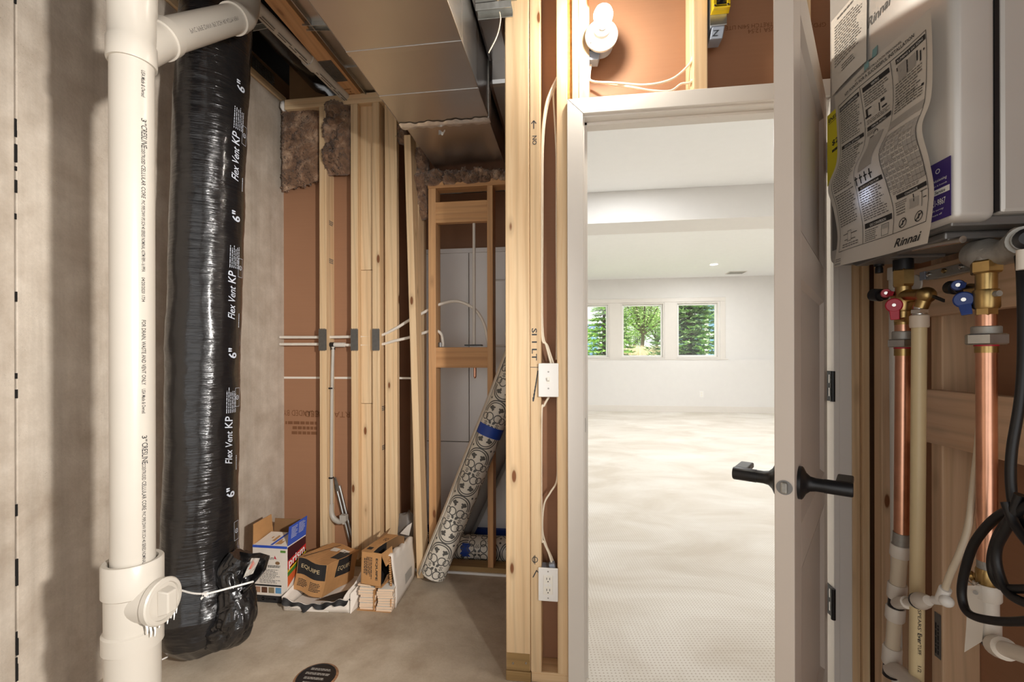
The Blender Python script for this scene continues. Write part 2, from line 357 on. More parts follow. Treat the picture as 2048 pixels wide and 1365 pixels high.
# ------------------------------------------------------------------ planes of the place
YD, YDB = 1.64, 1.729          # stud fronts and backing of the door wall
YN, YNB = 2.42, 2.509          # alcove wall
XL, XR, XRB = -1.73, .97, 1.059
ZJ = 2.69
def xN(px, py=715, Y=YN): return PY(px, py, Y).x
def zN(px, py, Y=YN): return PY(px, py, Y).z
# ------------------------------------------------------------------ floors, left wall
m = MB(); m.box(-2.1, 1.2, -1.6, YD+.05, -.15, 0); m.box(-2.1, .06, YD+.05, 3.2, -.15, 0)
fl = struct('floor', m, SLAB, label='grey concrete slab of the unfinished room')
# poured wall with form joints: separate pours standing a little apart, thin open joint between them
m = MB(); m.box(XL-.2, XL-.03, -1.6, 2.75, 0, 2.725)
wl = struct('wall_left', m, CONC, label='bare poured concrete wall behind the drain stack')
yj = PX(32, 700, XL).y
for a, b in ((-1.6, yj-.002), (yj+.002, 2.75)):
    m = MB(); m.box(XL-.19, XL, a, b, .0, 2.725); m.build('wall_panel', CONC, wl, .003)
m = MB(); rn = random.Random(3)
for i in range(22):      # ragged near-black strips laid along the joint to darken it
    z = .1 + 2.5*rn.random(); h = .01+.05*rn.random(); m.box(XL-.001, XL+.001+.003*rn.random(), yj-.0015-.002*rn.random(), yj+.0015+.0015*rn.random(), z, z+h)
m.build('joint_dark_strip', BLACKGAP, wl, kind='stuff')
m = MB(); m.box(XL-.09, XL+.012, -.4, 2.52, 2.727, 2.765); m.build('sill_plate', WY, wl, .003)
for k, (pa, pb) in enumerate((((505, 148), (520, 160)), ((528, 155), (540, 172)))):
    y0 = PX(pa[0], pa[1], XL+.014).y; y1 = PX(pb[0], pb[1], XL+.014).y
    m = MB(); m.box(XL+.012, XL+.0145, y0, y1+.03, 2.765, 2.83)
    for a in range(5):
        for b in range(4): m.box(XL+.0145, XL+.017, y0+.008+a*.018, y0+.014+a*.018, 2.772+b*.014, 2.778+b*.014)
    m.build('truss_plate', NAILP, wl)
# ------------------------------------------------------------------ ceiling: subfloor, truss chords, rim
m = MB(); m.box(-2.1, 1.3, -3.6, 3.1, 3.06, 3.08)  # runs on unseen behind the camera, lengthened to block the sun
ce = struct('ceiling', m, BLACKGAP, label='dark underside of the floor above with open trusses')  # unlit space overhead put into a near-black colour
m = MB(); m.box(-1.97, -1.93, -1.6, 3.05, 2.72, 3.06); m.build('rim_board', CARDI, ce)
m = MB(); m.box(-1.97, .06, 3.02, 3.06, 2.5, 3.06); m.build('rim_board', BLACKGAP, ce)  # added backing against the sky, its darkness put into the colour
m = MB(); m.box(-1.28, -1.19, .2, 2.56, ZJ, ZJ+.04); m.build('truss_chord', WRED, ce, .003)
m = MB(); m.box(-1.28, -1.19, .2, 2.56, 3.0, 3.04); m.build('truss_chord', WRED, ce, .003)
m = MB(); m.box(-1.9, -1.66, 2.05, 2.12, 2.77, 3.05); m.build('rim_block', WZ, ce, .003)
m = MB(); m.box(-1.7, -1.47, 2.52, 2.56, 2.74, 3.0); m.build('rim_block', CARDI, ce, .003)
# truss plate and printed tag under the chord
m = MB(); yy = PZ(652, 140, ZJ).y; m.box(-1.277, -1.205, yy-.07, yy+.1, ZJ-.0025, ZJ)
rows = 9
for a in range(rows):
    for b in range(6): m.box(-1.272+b*.011, -1.267+b*.011, yy-.06+a*.016, yy-.05+a*.016, ZJ-.004, ZJ-.0025)
m.build('truss_plate', NAILP, ce)
m = MB(); text(m, '20-01-1', 0, 0, .055, flat((-1.225, yy+.33, ZJ-.0012), (0, -1, 0), (-1, 0, 0)), bold=.002); m.build('stamped_number', STAMP, ce)
# sheet metal lining the joist bay right of the chord
m = MB(); m.box(-1.165, -.66, .2, 2.5, ZJ+.012, ZJ+.014); m.box(-1.165, -1.16, .2, 2.5, ZJ-.006, ZJ+.014)
for y in (1.2, 1.72, 2.2): m.box(-1.165, -.66, y, y+.006, ZJ+.006, ZJ+.012)
m.build('joist_bay_liner', SHEET, ce)
# ------------------------------------------------------------------ alcove stud wall
m = MB(); m.box(-1.95, xN(771), YNB, YNB+.013, 0, ZJ+.02)
wb = struct('wall_back', m, KRAFT, label='open stud wall with brown drywall backing at the end of the alcove')
m = MB(); m.box(xN(690), .06, 2.93, 2.943, 0, 3.0); m.build('drywall_panel', KRAFT, wb)
m = MB(); m.box(xN(771), xN(771)+.012, YNB, 2.93, 0, 2.9); m.build('drywall_panel', KRAFT, wb)
m = MB(); m.box(XL, xN(830), YNB-.0015, YNB, zN(620, 758, YNB), zN(620, 754, YNB)); m.box(xN(795, 750, 2.93), xN(1012, 750, 2.93), 2.928, 2.93, zN(800, 753, 2.93), zN(800, 750, 2.93)); m.build('joint_line', PAPER, wb)
m = MB(); m.box(xN(570), -.66, YN, YNB, zN(640, 213), ZJ+.005); m.build('top_plate', WX, wb, .003)
m = MB(); m.box(XL, xN(793), YN, YNB, 0, .038); m.build('sole_plate', WTR, wb, .003)
m = MB(); m.box(xN(820), .02, YN, YNB, 0, .038); m.build('sole_plate', WTR, wb, .003)
m = MB(); m.box(xN(810), .02, YN-.012, YN-.001, 0, .012); m.build('sill_foam', PLASTIC_W, wb)
def stud(name, pa, pb, z0, z1, y0=YN, y1=YNB, mt=None, par=None):
    m = MB(); m.box(xN(pa, 715, y0), xN(pb, 715, y0), y0, y1, z0, z1); return m.build(name, mt or WZ, par or wb, .003)
zt = zN(640, 213)
s1 = stud('stud', 639, 653, .038, zt); s2 = stud('stud', 702, 716, .038, zt); s3 = stud('stud', 745, 759, .038, zt)
stud('stud', 770, 794, .038, zt, YN+.03, YN+.068)
fz = (zN(735, 541, 2.455), zN(735, 808, 2.455))
for a, b in ((fz[0]+.0025, zt), (fz[1]+.002, fz[0]), (.038, fz[1])):
    m = MB(); m.box(xN(722, 715, 2.455), xN(745.5, 715, 2.455), 2.455, 2.49, a, b); m.build('blocking', WZ, wb, .002)
stud('stud', 826, 838, .038, 2.5, YN, YN+.13); stud('stud', 806, 828, .0, 2.6, 2.78, 2.86)
# low frame over the shower
zh = zN(930, 366)
sa = stud('stud', 857, 872, .038, zh-.02, mt=WOZ); sb = stud('stud', 974.5, 986, .038, zh-.02, mt=WOZ)
m = MB(); m.box(xN(856), .02, YN, YNB, zh-.02, zh+.018); m.build('header_plate', WO, wb, .003)
for ya, yb in ((402, 444), (695, 736)):
    m = MB(); m.box(xN(871), xN(975.5), YN+.002, YN+.04, zN(920, yb), zN(920, ya)); m.build('blocking', WO, wb, .003)
# nail plates shield the studs where the water lines cross
for st, pa, pb, ya, yb in ((s1, 638, 653, 659, 701), (s2, 702, 716, 659, 701), (s3, 745, 759, 659, 701)):
    m = MB(); m.box(xN(pa)-.001, xN(pb)+.001, YN-.003, YN, zN(pa, yb), zN(pa, ya))
    for c in range(4):
        x = xN(pa)+.004+c*.01; m.box(x, x+.005, YN-.003, YN-.001, zN(pa, ya), zN(pa, ya)+.004); m.box(x, x+.005, YN-.003, YN-.001, zN(pa, yb)-.004, zN(pa, yb))
    m.build('nail_plate', NAILP, st)
# grade stamps on the studs
for px, py, st in ((655, 448, s1), (656, 525, s1), (765, 825, s3), (766, 905, s3)):
    x = xN(653 if st is s1 else 759)
    m = MB(); fn = flat((x+.0008, YN+.03, zN(px, py)), (0, 1, 0), (0, 0, 1)); words(m, 0, .05, 0, .03, 3, fn, 0, .6); m.build('grade_stamp', INKG, st)
m = MB(); fn = flat((PY(690, 822, YNB-.001).x, YNB-.001, zN(690, 824, YNB)), (-1, 0, 0), (0, 0, -1))
text(m, 'CERTAINTEED', -.1, 0, .05, fn, width=.36); text(m, 'AS SANDED BY ED', .15, -.005, .05, fn, width=.3)
words(m, .18, .4, .05, .14, 3, fn, 0, .6); m.build('printed_stamp', STAMP, wb)
# hidden return between alcove and finished room
m = MB(); m.box(.03, .043, YDB+.02, 2.93, 0, 3.0); struct('wall_return', m, KRAFT, label='brown drywall return closing the alcove behind the door post')
# ------------------------------------------------------------------ door wall (studs face us, drywall backing beyond)
def xD(px, Y=YD): return PY(px, 715, Y).x
def zD(px, py, Y=YD): return PY(px, py, Y).z
XJL, XJR, ZHD = xD(1170), .85, 2.052
m = MB(); m.box(xD(1011), XJL-.02, YDB, YDB+.013, 0, 2.95); m.box(XJL-.02, 1.3, YDB, YDB+.013, ZHD+.02, 2.95); m.box(XJR+.03, 1.3, YDB, YDB+.013, 0, ZHD+.02)
wf = struct('wall_front', m, KRAFT, label='open stud wall around the white door, brown drywall behind the studs')
def fstud(pa, pb, z0, z1, y0=YD, y1=YDB, mt=None, nm='stud', be=.003):
    m = MB(); m.box(xD(pa, y0), xD(pb, y0), y0, y1, z0, z1); return m.build(nm, mt or WZ, wf, be)
post = fstud(1011, 1059.7, .038, 2.9, YD, YD+.038, be=.004)
m = MB(); m.box(xD(1010.5), xD(1060.5), YD-.002, YDB, 0, .036); m.build('sole_plate', WTR, wf, .003)
m = MB(); m.box(xD(1061), xD(1139), YD+.004, YDB, 0, .038); m.build('sole_plate', WX, wf, .003)
st2 = fstud(1060.3, 1081.7, .038, 2.9); st3 = fstud(1114, 1136, .038, 2.9)
fstud(1136.2, 1145, .1, 2.9, YD+.012, YD+.07, OSB, 'board_strip', 0); fstud(1145.2, 1158, .038, 2.9)
fstud(1158.3, 1180, ZHD+.03, 2.9); st4 = fstud(1388, 1417, ZHD+.02, 2.9); fstud(1382, 1388, ZHD+.02, 2.9, YD+.02, YDB)
fstud(1600, 1624, ZHD+.02, 2.9)
for a, b, y in ((.9175, .944, YD-.005), (.9455, .968, YD-.015)):
    m = MB(); m.box(a, b, y, YDB, 0, 2.9); m.build('stud', WZ, wf, .003)
m = MB(); m.box(XJL-.02, XJR+.03, YD+.004, YDB, ZHD+.022, ZHD+.06); m.build('header_plate', WX, wf, .003)
# stain and nails at the foot of the post
m = MB(); x0, x1 = xD(1012), xD(1058); z1 = zD(1035, 1307)
m.box(x0, x1+.001, YD-.0012, YD, .04, z1); m.build('foot_block', WTR, post, 0)
for px, py in ((1026, 1328), (1052, 1328)):
    p = PY(px, py, YD-.003); m = MB(); m.lathe(p, (0, 1, 0), [(0, .004), (.002, .005)], 10); m.build('nail', CHROME, post)
# splinters torn from the post edge
m = MB(); rn = random.Random(5)
for i in range(26):
    z = .2+2.2*rn.random(); L = .01+.03*rn.random(); x = xD(1011); o = Vector((x+.001, YD+.004+.03*rn.random(), z)); dx = -.002-.004*rn.random()
    m.add([o, o+Vector((0, .002, .004)), o+Vector((dx, -.002, L*rn.choice((1, -1))))], [(0, 1, 2)])
m.build('splinter', WZ, post, kind='stuff')
# marker writing on the narrow stud
fnv = lambda px, py: flat((xD(px), YD-.0008, zD(px, py)), (0, 0, -1), (1, 0, 0))
m = MB(); text(m, 'SI 1 LT', 0, 0, .026, fnv(1064, 657), bold=.012, width=.118)
text(m, 'NO', 0, 0, .022, fnv(1066, 272), bold=.012)
f = fnv(1062, 242)
for a, b in (((0, .012), (.03, .012)), ((0, .012), (.011, .003)), ((0, .012), (.011, .021))):
    d = (Vector(b)-Vector(a)).normalized()*.0016; q = Vector((-d.y, d.x)); poly(m, [tuple(Vector(a)+q), tuple(Vector(a)-q), tuple(Vector(b)-q), tuple(Vector(b)+q)], f)
f = flat((xD(1069), YD-.0008, zD(1069, 1120)), (1, 0, 0), (0, 0, 1)); ringpoly(m, 0, 0, .0085, .011, f); rect(m, -.0012, .0012, -.017, .017, f); rect(m, -.005, -.003, -.014, .014, f)
f = flat((xD(1064), YD-.0008, zD(1064, 1152)), (1, 0, 0), (0, 0, 1)); poly(m, [(0, -.006), (.004, -.006), (.016, .018), (.013, .02)], f); poly(m, [(.013, .02), (.016, .022), (.026, .01), (.024, .008)], f)
f = flat((xD(1060.5), YD-.0008, zD(1061, 735)), (1, 0, 0), (0, 0, 1)); rect(m, 0, .03, -.001, .001, f)
for i in range(8): poly(m, [(.026-.002*i-.0004*i*i*.2, -.012-.014*i), (.030-.002*i, -.012-.014*i), (.028-.0022*i, -.027-.014*i), (.024-.0022*i, -.027-.014*i)], f)
m.build('marker_writing', MARKER, st2)
m = MB(); f = flat((xD(1468), YDB-.001, zD(1468, 45, YDB)), (1, 0, 0), (0, 0, -1)); text(m, 'ToughROCKSTRETCH 54IN LITE-WEIGHT', .08, .012, .022, lambda u, v: flat((xD(1468), YDB-.001, zD(1468, 45, YDB)), (-1, 0, 0), (0, 0, -1))(u-.36, v), width=.36)
text(m, 'GPDX06/08.25 4L USA 12:54', 0, 0, .022, lambda u, v: flat((xD(1468), YDB-.001, zD(1468, 62, YDB)), (-1, 0, 0), (0, 0, -1))(u-.34, v), width=.26)
m.build('printed_stamp', STAMP, wf)
# ------------------------------------------------------------------ door lining and casing
m = MB(); m.box(XJL-.018, XJL, YD-.002, YDB+.015, 0, ZHD); m.box(XJL, XJL+.011, YD+.034, YD+.072, 0, ZHD)
df = struct('trim_1', m, TRIM, bevel=.0015, label='white door lining and flat casing around the doorway')
m = MB(); m.box(XJR, XJR+.018, YD-.03, YDB+.015, 0, ZHD); m.box(XJR-.011, XJR, YD+.034, YD+.072, 0, ZHD); m.build('jamb', TRIM, df, .0015)
m = MB(); m.box(XJL-.018, XJR+.018, YD-.002, YDB+.015, ZHD, ZHD+.018); m.box(XJL, XJR, YD+.034, YD+.072, ZHD-.011, ZHD); m.build('head_jamb', TRIM, df, .0015)
yc = YD-.018; zc = ZHD+.006
m = MB(); m.slab([(XJL-.062, yc, 0), (XJL-.006, yc, 0), (XJL-.006, yc, zc), (XJL-.062, yc, zc+.056)], (0, .016, 0)); m.build('side_casing', TRIM, df, .002)
m = MB(); m.slab([(XJR+.006, yc, 0), (XJR+.062, yc, 0), (XJR+.062, yc, zc+.056), (XJR+.006, yc, zc)], (0, .016, 0)); m.build('side_casing', TRIM, df, .002)
m = MB(); m.slab([(XJL-.0615, yc, zc+.056), (XJL-.0055, yc, zc), (XJR+.0055, yc, zc), (XJR+.0615, yc, zc+.056)], (0, .016, 0)); m.build('head_casing', TRIM, df, .002)
m = MB(); m.box(XJL-.001, XJL+.0012, YD+.008, YD+.026, zD(1172, 866), zD(1172, 838)); m.build('strike_plate', BLK, df)
for i, zc_ in enumerate((1.86, 1.092, .377)):
    m = MB(); m.box(XJR-.003, XJR-.0002, YD-.03, YD+.012, zc_-.05, zc_+.05); h = m.build('hinge', BLK, df)
    m = MB(); m.cyl((XJR-.006, YD-.036, zc_-.05), (XJR-.006, YD-.036, zc_+.05), .007, 12); m.build('pin', BLK, h)
    m = MB()
    for dz in (-.02, .024): m.box(XJR-.0045, XJR-.003, YD-.014, YD-.009, zc_+dz-.014, zc_+dz+.014)
    m.build('slot', PLASTIC_W, h)
# ------------------------------------------------------------------ door leaf, standing open
HR = Vector((.826, 1.602, 0)); DA = Vector((-.52, -.854, 0)); DN = Vector((.854, -.52, 0)); LW, TH = .752, .035
def DP(s, t, z): return HR + DA*s - DN*t + Vector((0, 0, z))
def dbox(m, s0, s1, t0, t1, z0, z1, mt=0): return m.hexa([DP(s, t, z) for z in (z0, z1) for t in (t0, t1) for s in (s0, s1)], mt)
dr = dbox(MB(), 0, .105, 0, TH, .012, 2.035); dr = struct('door_1', dr, DOORP, bevel=.0015, label='white three panel door standing open into the unfinished room')
m = MB(); dbox(m, LW-.105, LW, 0, TH, .012, 2.035); m.build('stile', DOORP, dr, .0015)
RZ = ((.012, .22), (.73, .83), (1.36, 1.463), (1.93, 2.035))
for a, b in RZ: m = MB(); dbox(m, .105, LW-.105, 0, TH, a, b); m.build('rail', DOORP, dr, .0015)
for i in range(3):
    m = MB(); a, b = RZ[i][1], RZ[i+1][0]; dbox(m, .105, LW-.105, .011, TH-.011, a, b)
    for t0, t1 in ((.0, .011), (TH, TH-.011)):   # sloped sticking round the panel
        e = .012; A = [DP(s, t0, z) for s, z in ((.105, a), (LW-.105, a), (LW-.105, b), (.105, b))]; B = [DP(s, t1, z) for s, z in ((.105+e, a+e), (LW-.105-e, a+e), (LW-.105-e, b-e), (.105+e, b-e))]
        for k in range(4): m.quad(A[k], A[(k+1) % 4], B[(k+1) % 4], B[k])
    m.build('panel', DOORP, dr)
zh_ = .927; sh = LW-.062
for sg, t0 in ((1, 0), (-1, TH)):
    o = DP(sh, t0, zh_); ax = DN*sg; m = MB()
    m.lathe(o, ax, [(0, .034), (.006, .034), (.008, .032), (.013, .022), (.02, .0155), (.03, .0135), (.044, .0135)], 28); h = m.build('door_handle', BLK, dr)
    m = MB(); m.lathe(o+ax*.044, ax, [(0, .0142), (.045, .0142), (.047, .013)], 24); m.build('handle_barrel', BLK, h)
    c = o+ax*.075+Vector((0, 0, .002)); m = MB(); m.obox(c-ax*.013-Vector((0, 0, .0)), ax*.028, -DA*.07, Vector((0, 0, .0125))); m.build('handle_blade', BLK, h, .003)
o = DP(LW+.0004, TH/2, zh_); m = MB(); m.lathe(o, DA, [(0, .0145), (.001, .0145)], 28); lt = m.build('latch_face', HEATD, dr)
m = MB(); m.obox(o-DN*.006-Vector((0, 0, .011)), DN*.012, DA*.009, Vector((0, 0, .022))); m.build('latch_bolt', CAST, lt, .003)
# ------------------------------------------------------------------ right wall
m = MB(); m.box(XRB, XRB+.013, -.2, YDB+.0, 0, 2.9)
wr = struct('wall_right', m, KRAFT, label='open stud wall carrying the water heater')
for a, b in ((1.572, 1.61), (1.336, 1.374), (.93, .968), (.5, .538)):
    m = MB(); m.box(XR, XRB, a, b, .038, 2.9); m.build('stud', WRZ, wr, .003)
m = MB(); m.box(XR, XRB, .2, 1.62, 0, .038); m.build('sole_plate', WRY, wr, .003)
def rblock(pa, ya, yb, Yend=.4, X0=.934, hole=None):
    A = PX(pa, ya, X0); B = PX(pa, yb, X0); m = MB(); m.box(X0, XR-.0005, Yend, A.y, B.z, A.z); return m.build('blocking', WRY, wr, .003)
rb1 = rblock(1822, 541, 637); rb2 = rblock(1848, 779, 884)
p = PX(1832, 569, .934); m = MB(); m.lathe(p-Vector((.004, 0, 0)), (1, 0, 0), [(0, .0), (0, .024), (.003, .026)], 24); m.build('pipe_cap', PVCD, rb1)
# galvanised mounting rail of the heater
m = MB(); A = PX(1853, 552, .93); z0 = A.z
m.box(.928, .933, .5, A.y, z0-.012, z0+.011); m.box(.918, .933, .5, A.y-.03, z0-.015, z0-.012)
rl = tag(m.build('mounting_rail', GALV, None, .001), 'galvanised steel mounting rail screwed to the board under the water heater', 'rail')
for k in range(5):
    p = Vector((.927, A.y-.01-.05*k, z0+.002)); m = MB(); m.lathe(p, (1, 0, 0), [(-.004, .003), (-.002, .006), (.001, .006)], 8); m.build('screw', BRASS if k % 2 else CHROME, rl)
m = MB(); m.box(.924, .9278, A.y-.002, A.y+.016, z0-.01, z0+.012); m.build('end_tab', BOXBLUE, rl, .001)
m = MB(); p = PX(1886, 1280, XR-.001); rn = random.Random(9)
f = lambda u, v: Vector((XR-.0012, 1.338+.034*v, p.z-.06+u*.12)); rect(m, 0, 1, .05, .7, f); m.build('grade_label', INKG, wr)
m = MB(); f2 = lambda u, v: Vector((XR-.002, 1.338+.034*v, p.z-.06+u*.12)); words(m, .08, .95, .15, .6, 2, f2, 0, .6); m.build('label_print', INK, wr)
# ------------------------------------------------------------------ electrics on the door wall
def plate(px0, px1, py0, py1, nm, label, cat):
    Y = YD-.014; x0, x1 = xD(px0, Y), xD(px1, Y); z1, z0 = zD(px0, py0, Y), zD(px0, py1, Y); cx, cz = (x0+x1)/2, (z0+z1)/2
    t = thing(nm, label, cat, (cx, YD, cz))
    m = MB(); m.box(x0+.008, x1-.008, YD-.004, YD+.06, z0+.012, z1-.012); m.build('back_box', BOXBLUE, t, .002)
    m = MB(); m.box(x0, x1, Y, Y+.006, z0, z1); m.build('cover_plate', PLASTIC_W, t, .003); return t, cx, cz, Y, x0, x1, z0, z1
t, cx, cz, Y, *_ = plate(1076.5, 1117, 727, 794.5, 'light_switch', 'white toggle light switch mounted between the studs left of the door', 'switch')
m = MB(); m.box(cx-.006, cx+.006, Y-.001, Y, cz-.012, cz+.012); m.build('toggle_slot', PORC, t)
m = MB(); m.obox((cx-.004, Y, cz-.006), (.008, 0, 0), (0, -.012, .006), (0, .0, .01)); m.build('toggle', PORC, t, .001)
for dz in (.03, -.03): m = MB(); m.lathe((cx, Y+.0005, cz+dz), (0, -1, 0), [(0, .0035), (.0012, .003)], 10); m.build('screw', CAST, t)
t, cx, cz, Y, x0, x1, z0, z1 = plate(1075.5, 1115, 1136, 1202.5, 'wall_outlet', 'white grounded outlet low between the studs left of the door', 'outlet')
m = MB(); m.box(cx-.0165, cx+.0165, Y-.0025, Y, cz-.034, cz+.034); m.build('receptacle', PORC, t, .001)
m = MB()
for s in (1, -1):
    for dx in (-.006, .005): m.box(cx+dx, cx+dx+.002, Y-.003, Y-.0024, cz+s*.02-.001, cz+s*.02+.007)
    m.lathe((cx, Y-.003, cz+s*.02-.007), (0, 1, 0), [(0, .0022), (.0005, .0022)], 8)
m.build('slot', INK, t)
m = MB(); m.box(cx-.012, cx-.001, Y-.0035, Y-.0025, cz-.005, cz+.005); m.box(cx+.002, cx+.012, Y-.0035, Y-.0025, cz-.005, cz+.005); m.build('test_button', PLASTIC_W, t)
for dz in (.048, -.048): m = MB(); m.lathe((cx, Y+.0005, cz+dz), (0, -1, 0), [(0, .003), (.0012, .0025)], 10); m.build('screw', CAST, t)
m = MB(); m.obox((x1-.03, YD+.0, z1-.012), (.02, 0, .004), (0, .03, 0), (-.004, 0, .018)); m.build('box_clamp', BOXBLUE, t, .002)
# lampholder and bulb
pb = PY(1203, 70, 1.615); bx = thing('lampholder', 'round white porcelain lampholder on a blue box above the door', 'lampholder', tuple(pb))
m = MB(); m.lathe(pb, (0, -1, 0), [(-.012, .05), (-.01, .056), (0, .057), (.006, .053), (.012, .036), (.02, .029), (.034, .028), (.036, .025)], 40); m.build('base', PORC, bx)
for a in (.6, 3.8): m = MB(); p = pb+Vector((math.cos(a)*.045, -.0105, math.sin(a)*.045)); m.lathe(p, (0, -1, 0), [(0, .0045), (.003, .004)], 10); m.build('screw', CAST, bx)
m = MB(); m.lathe(pb+Vector((0, .012, 0)), (0, 1, 0), [(0, .046), (.05, .044)], 20); m.obox(pb+Vector((-.06, .03, -.062)), (.05, 0, -.004), (0, .04, 0), (.008, 0, .03)); m.build('junction_box', BOXBLUE, bx)
bb = thing('light_bulb', 'glowing white light bulb screwed into the lampholder above the door', 'bulb', tuple(pb+Vector((0, -.036, 0))))
m = MB(); m.lathe(pb+Vector((0, -.034, 0)), (0, -1, 0), [(0, .0125), (.012, .0125), (.016, .018), (.022, .02)], 20); m.build('cap', PLASTIC_W, bb)
m = MB(); m.lathe(pb+Vector((0, -.056, 0)), (0, -1, 0), [(0, .019), (.012, .025), (.026, .0305), (.04, .0315), (.054, .027), (.064, .016), (.068, .0)], 28, caps=False); m.build('globe', GLOW, bb)
# steel box with yellow cover
Y = YD-.005; x0, x1 = xD(1421, Y), xD(1455, Y); zb = zD(1421, 53, Y)
jb = thing('transformer_box', 'steel electrical box with a yellow framed receptacle above the door', 'electrical box', (x0, YD, zb))
m = MB(); m.box(x0, x1, Y-.003, Y, zb, zb+.16); m.build('cover_plate', GALV, jb, .0015)
m = MB(); m.box(x0+.003, x1-.005, Y, YD+.06, zb-.0, zb+.15); m.obox((x0+.002, YD+.0, zb-.04), (.042, 0, 0), (0, .05, 0), (.008, 0, .042)); m.build('back_box', BOXBLUE, jb, .003)
m = MB(); za = zb+.04
for a, b, c, d in ((x0+.004, x1+.003, za, za+.012), (x0+.004, x0+.014, za+.012, za+.13), (x1-.007, x1+.003, za+.012, za+.13), (x0+.004, x1+.003, za+.13, za+.14)): m.box(a, b, Y-.03, Y-.003, c, d)
m.slab([(x0+.001, Y-.003, za-.004), (x1+.006, Y-.003, za-.004), (x1+.003, Y-.03, za+.004), (x0+.004, Y-.03, za+.004)], (0, 0, .006)); m.build('yellow_frame', YELLOW, jb, .0015)
m = MB(); m.box(x0+.014, x1-.007, Y-.02, Y-.003, za+.012, za+.13); fc = m.build('receptacle', BLK, jb, .001)
for dx in (.022, .042): m = MB(); m.lathe((x0+dx, Y-.02, za+.03), (0, -1, 0), [(0, .006), (.003, .005)], 10); m.build('terminal_screw', CHROME, jb)
for dx in (.008, .05): m = MB(); m.lathe((x0+dx, Y-.03, za+.008), (0, -1, 0), [(0, .004), (.003, .003)], 10); m.build('screw', CHROME, jb)
m = MB(); text(m, 'Z', 0, 0, .03, flat((x0+.008, YD-.001, zb-.032), (1, 0, 0), (0, 0, 1)), shear=.2, bold=.01); m.build('box_mark', MARKER, jb)
# cables
def cable(nm, label, pts, r=.0042, mt=None, grp=None, Y0=YD+.02, cat='cable', sy=.55):
    P = [PY(a, b, c[0] if c else Y0) for a, b, *c in pts]; m = MB(); m.tube(P, r, 8)
    return tag(m.build(nm, mt or NMB), label, cat, grp)
cable('cable', 'white cable looping from the lampholder box to the far stud above the door', [(1184, 118, 1.68), (1179, 150, 1.665), (1185, 163), (1230, 166), (1290, 170), (1340, 160), (1372, 136), (1386, 112), (1388, 60, 1.67)])
cable('cable', 'white cable resting on the door head and rising to the stud', [(1183, 163, 1.70), (1260, 174), (1300, 181), (1340, 182), (1362, 168), (1386, 158), (1388, 90, 1.70)])
cable('cable', 'white cable hanging below the yellow framed box', [(1435, 74, 1.68), (1424, 86, 1.68), (1417, 92, 1.68)], .004)
cable('cable', 'white cable stapled along the narrow stud down to the switch', [(1116, 152), (1100, 185), (1090, 220), (1084, 290), (1083, 450), (1083, 660), (1092, 690), (1102, 728)])
cable('cable', 'white cable beside it bowing outward above the switch', [(1116, 158), (1104, 186), (1093, 222), (1086, 292), (1085, 450), (1085, 655), (1096, 695), (1107, 728)], .004, Y0=YD+.03)
cable('cable', 'white cable hanging down the recess against the wider stud', [(1112, 172), (1107, 190), (1110, 250), (1113, 325), (1113, 480), (1114, 640), (1113, 720)], .0036, Y0=YD+.05)
cable('cable', 'white cable leaving the switch and running down to the outlet', [(1098, 794), (1088, 812), (1083, 835), (1083, 1060), (1088, 1085), (1098, 1108), (1106, 1136)])
cable('cable', 'white cable swinging across the recess toward the outlet', [(1115, 794), (1115, 900), (1114, 960), (1101, 985), (1088, 1010), (1085, 1060), (1092, 1090), (1103, 1115), (1110, 1136)], .0036, Y0=YD+.03)
# ------------------------------------------------------------------ finished room
ZF, YB, YL, YU = 2.90, 4.74, 9.97, 10.12
m = MB(); m.box(.05, 6.2, YD+.05, 3.05, -.15, .012); m.box(-1.6, 6.2, 3.05, YU, -.15, .012); m.box(XJL+.001, XJR-.001, YD-.03, YD+.05, -.02, .0118); struct('carpet_floor', m, CARPET, label='cream patterned carpet of the finished room')['kind'] = 'structure'
m = MB(); m.box(.05, 6.2, YDB+.013, 3.05, ZF, ZF+.05); m.box(-1.6, 6.2, 3.05, YU+.2, ZF, ZF+.05); struct('ceiling_finished', m, CEILP, label='white ceiling of the finished room')
m = MB(); m.box(-1.6, 6.2, YB, YB+.45, 2.575, ZF-.001); struct('beam', m, WALLP, label='dropped beam crossing the finished ceiling')
m = MB(); m.box(-1.62, -1.6, 3.05, YU, 0, ZF); m.box(.044, .05, YDB+.015, 3.05, 0, ZF); m.box(-1.62, .05, 3.03, 3.05, 0, ZF); struct('wall_left_finished', m, WALLP); m = MB(); m.box(6.2, 6.22, YDB, YU, 0, ZF); struct('wall_right_finished', m, WALLP)
m = MB(); m.box(XJL-.02, XJR+.03, YDB+.0135, YDB+.02, ZHD+.02, ZF); m.box(XJR+.03, 6.2, YDB+.0135, YDB+.02, 0, ZF); struct('wall_near_finished', m, WALLP)
ZS = PY(1365, 720, YL).z
m = MB(); m.box(-1.6, 6.2, YL, YU+.25, 0, ZS); w = struct('wall_far', m, WALLP, label='pale far wall of the finished room with a ledge under the windows')
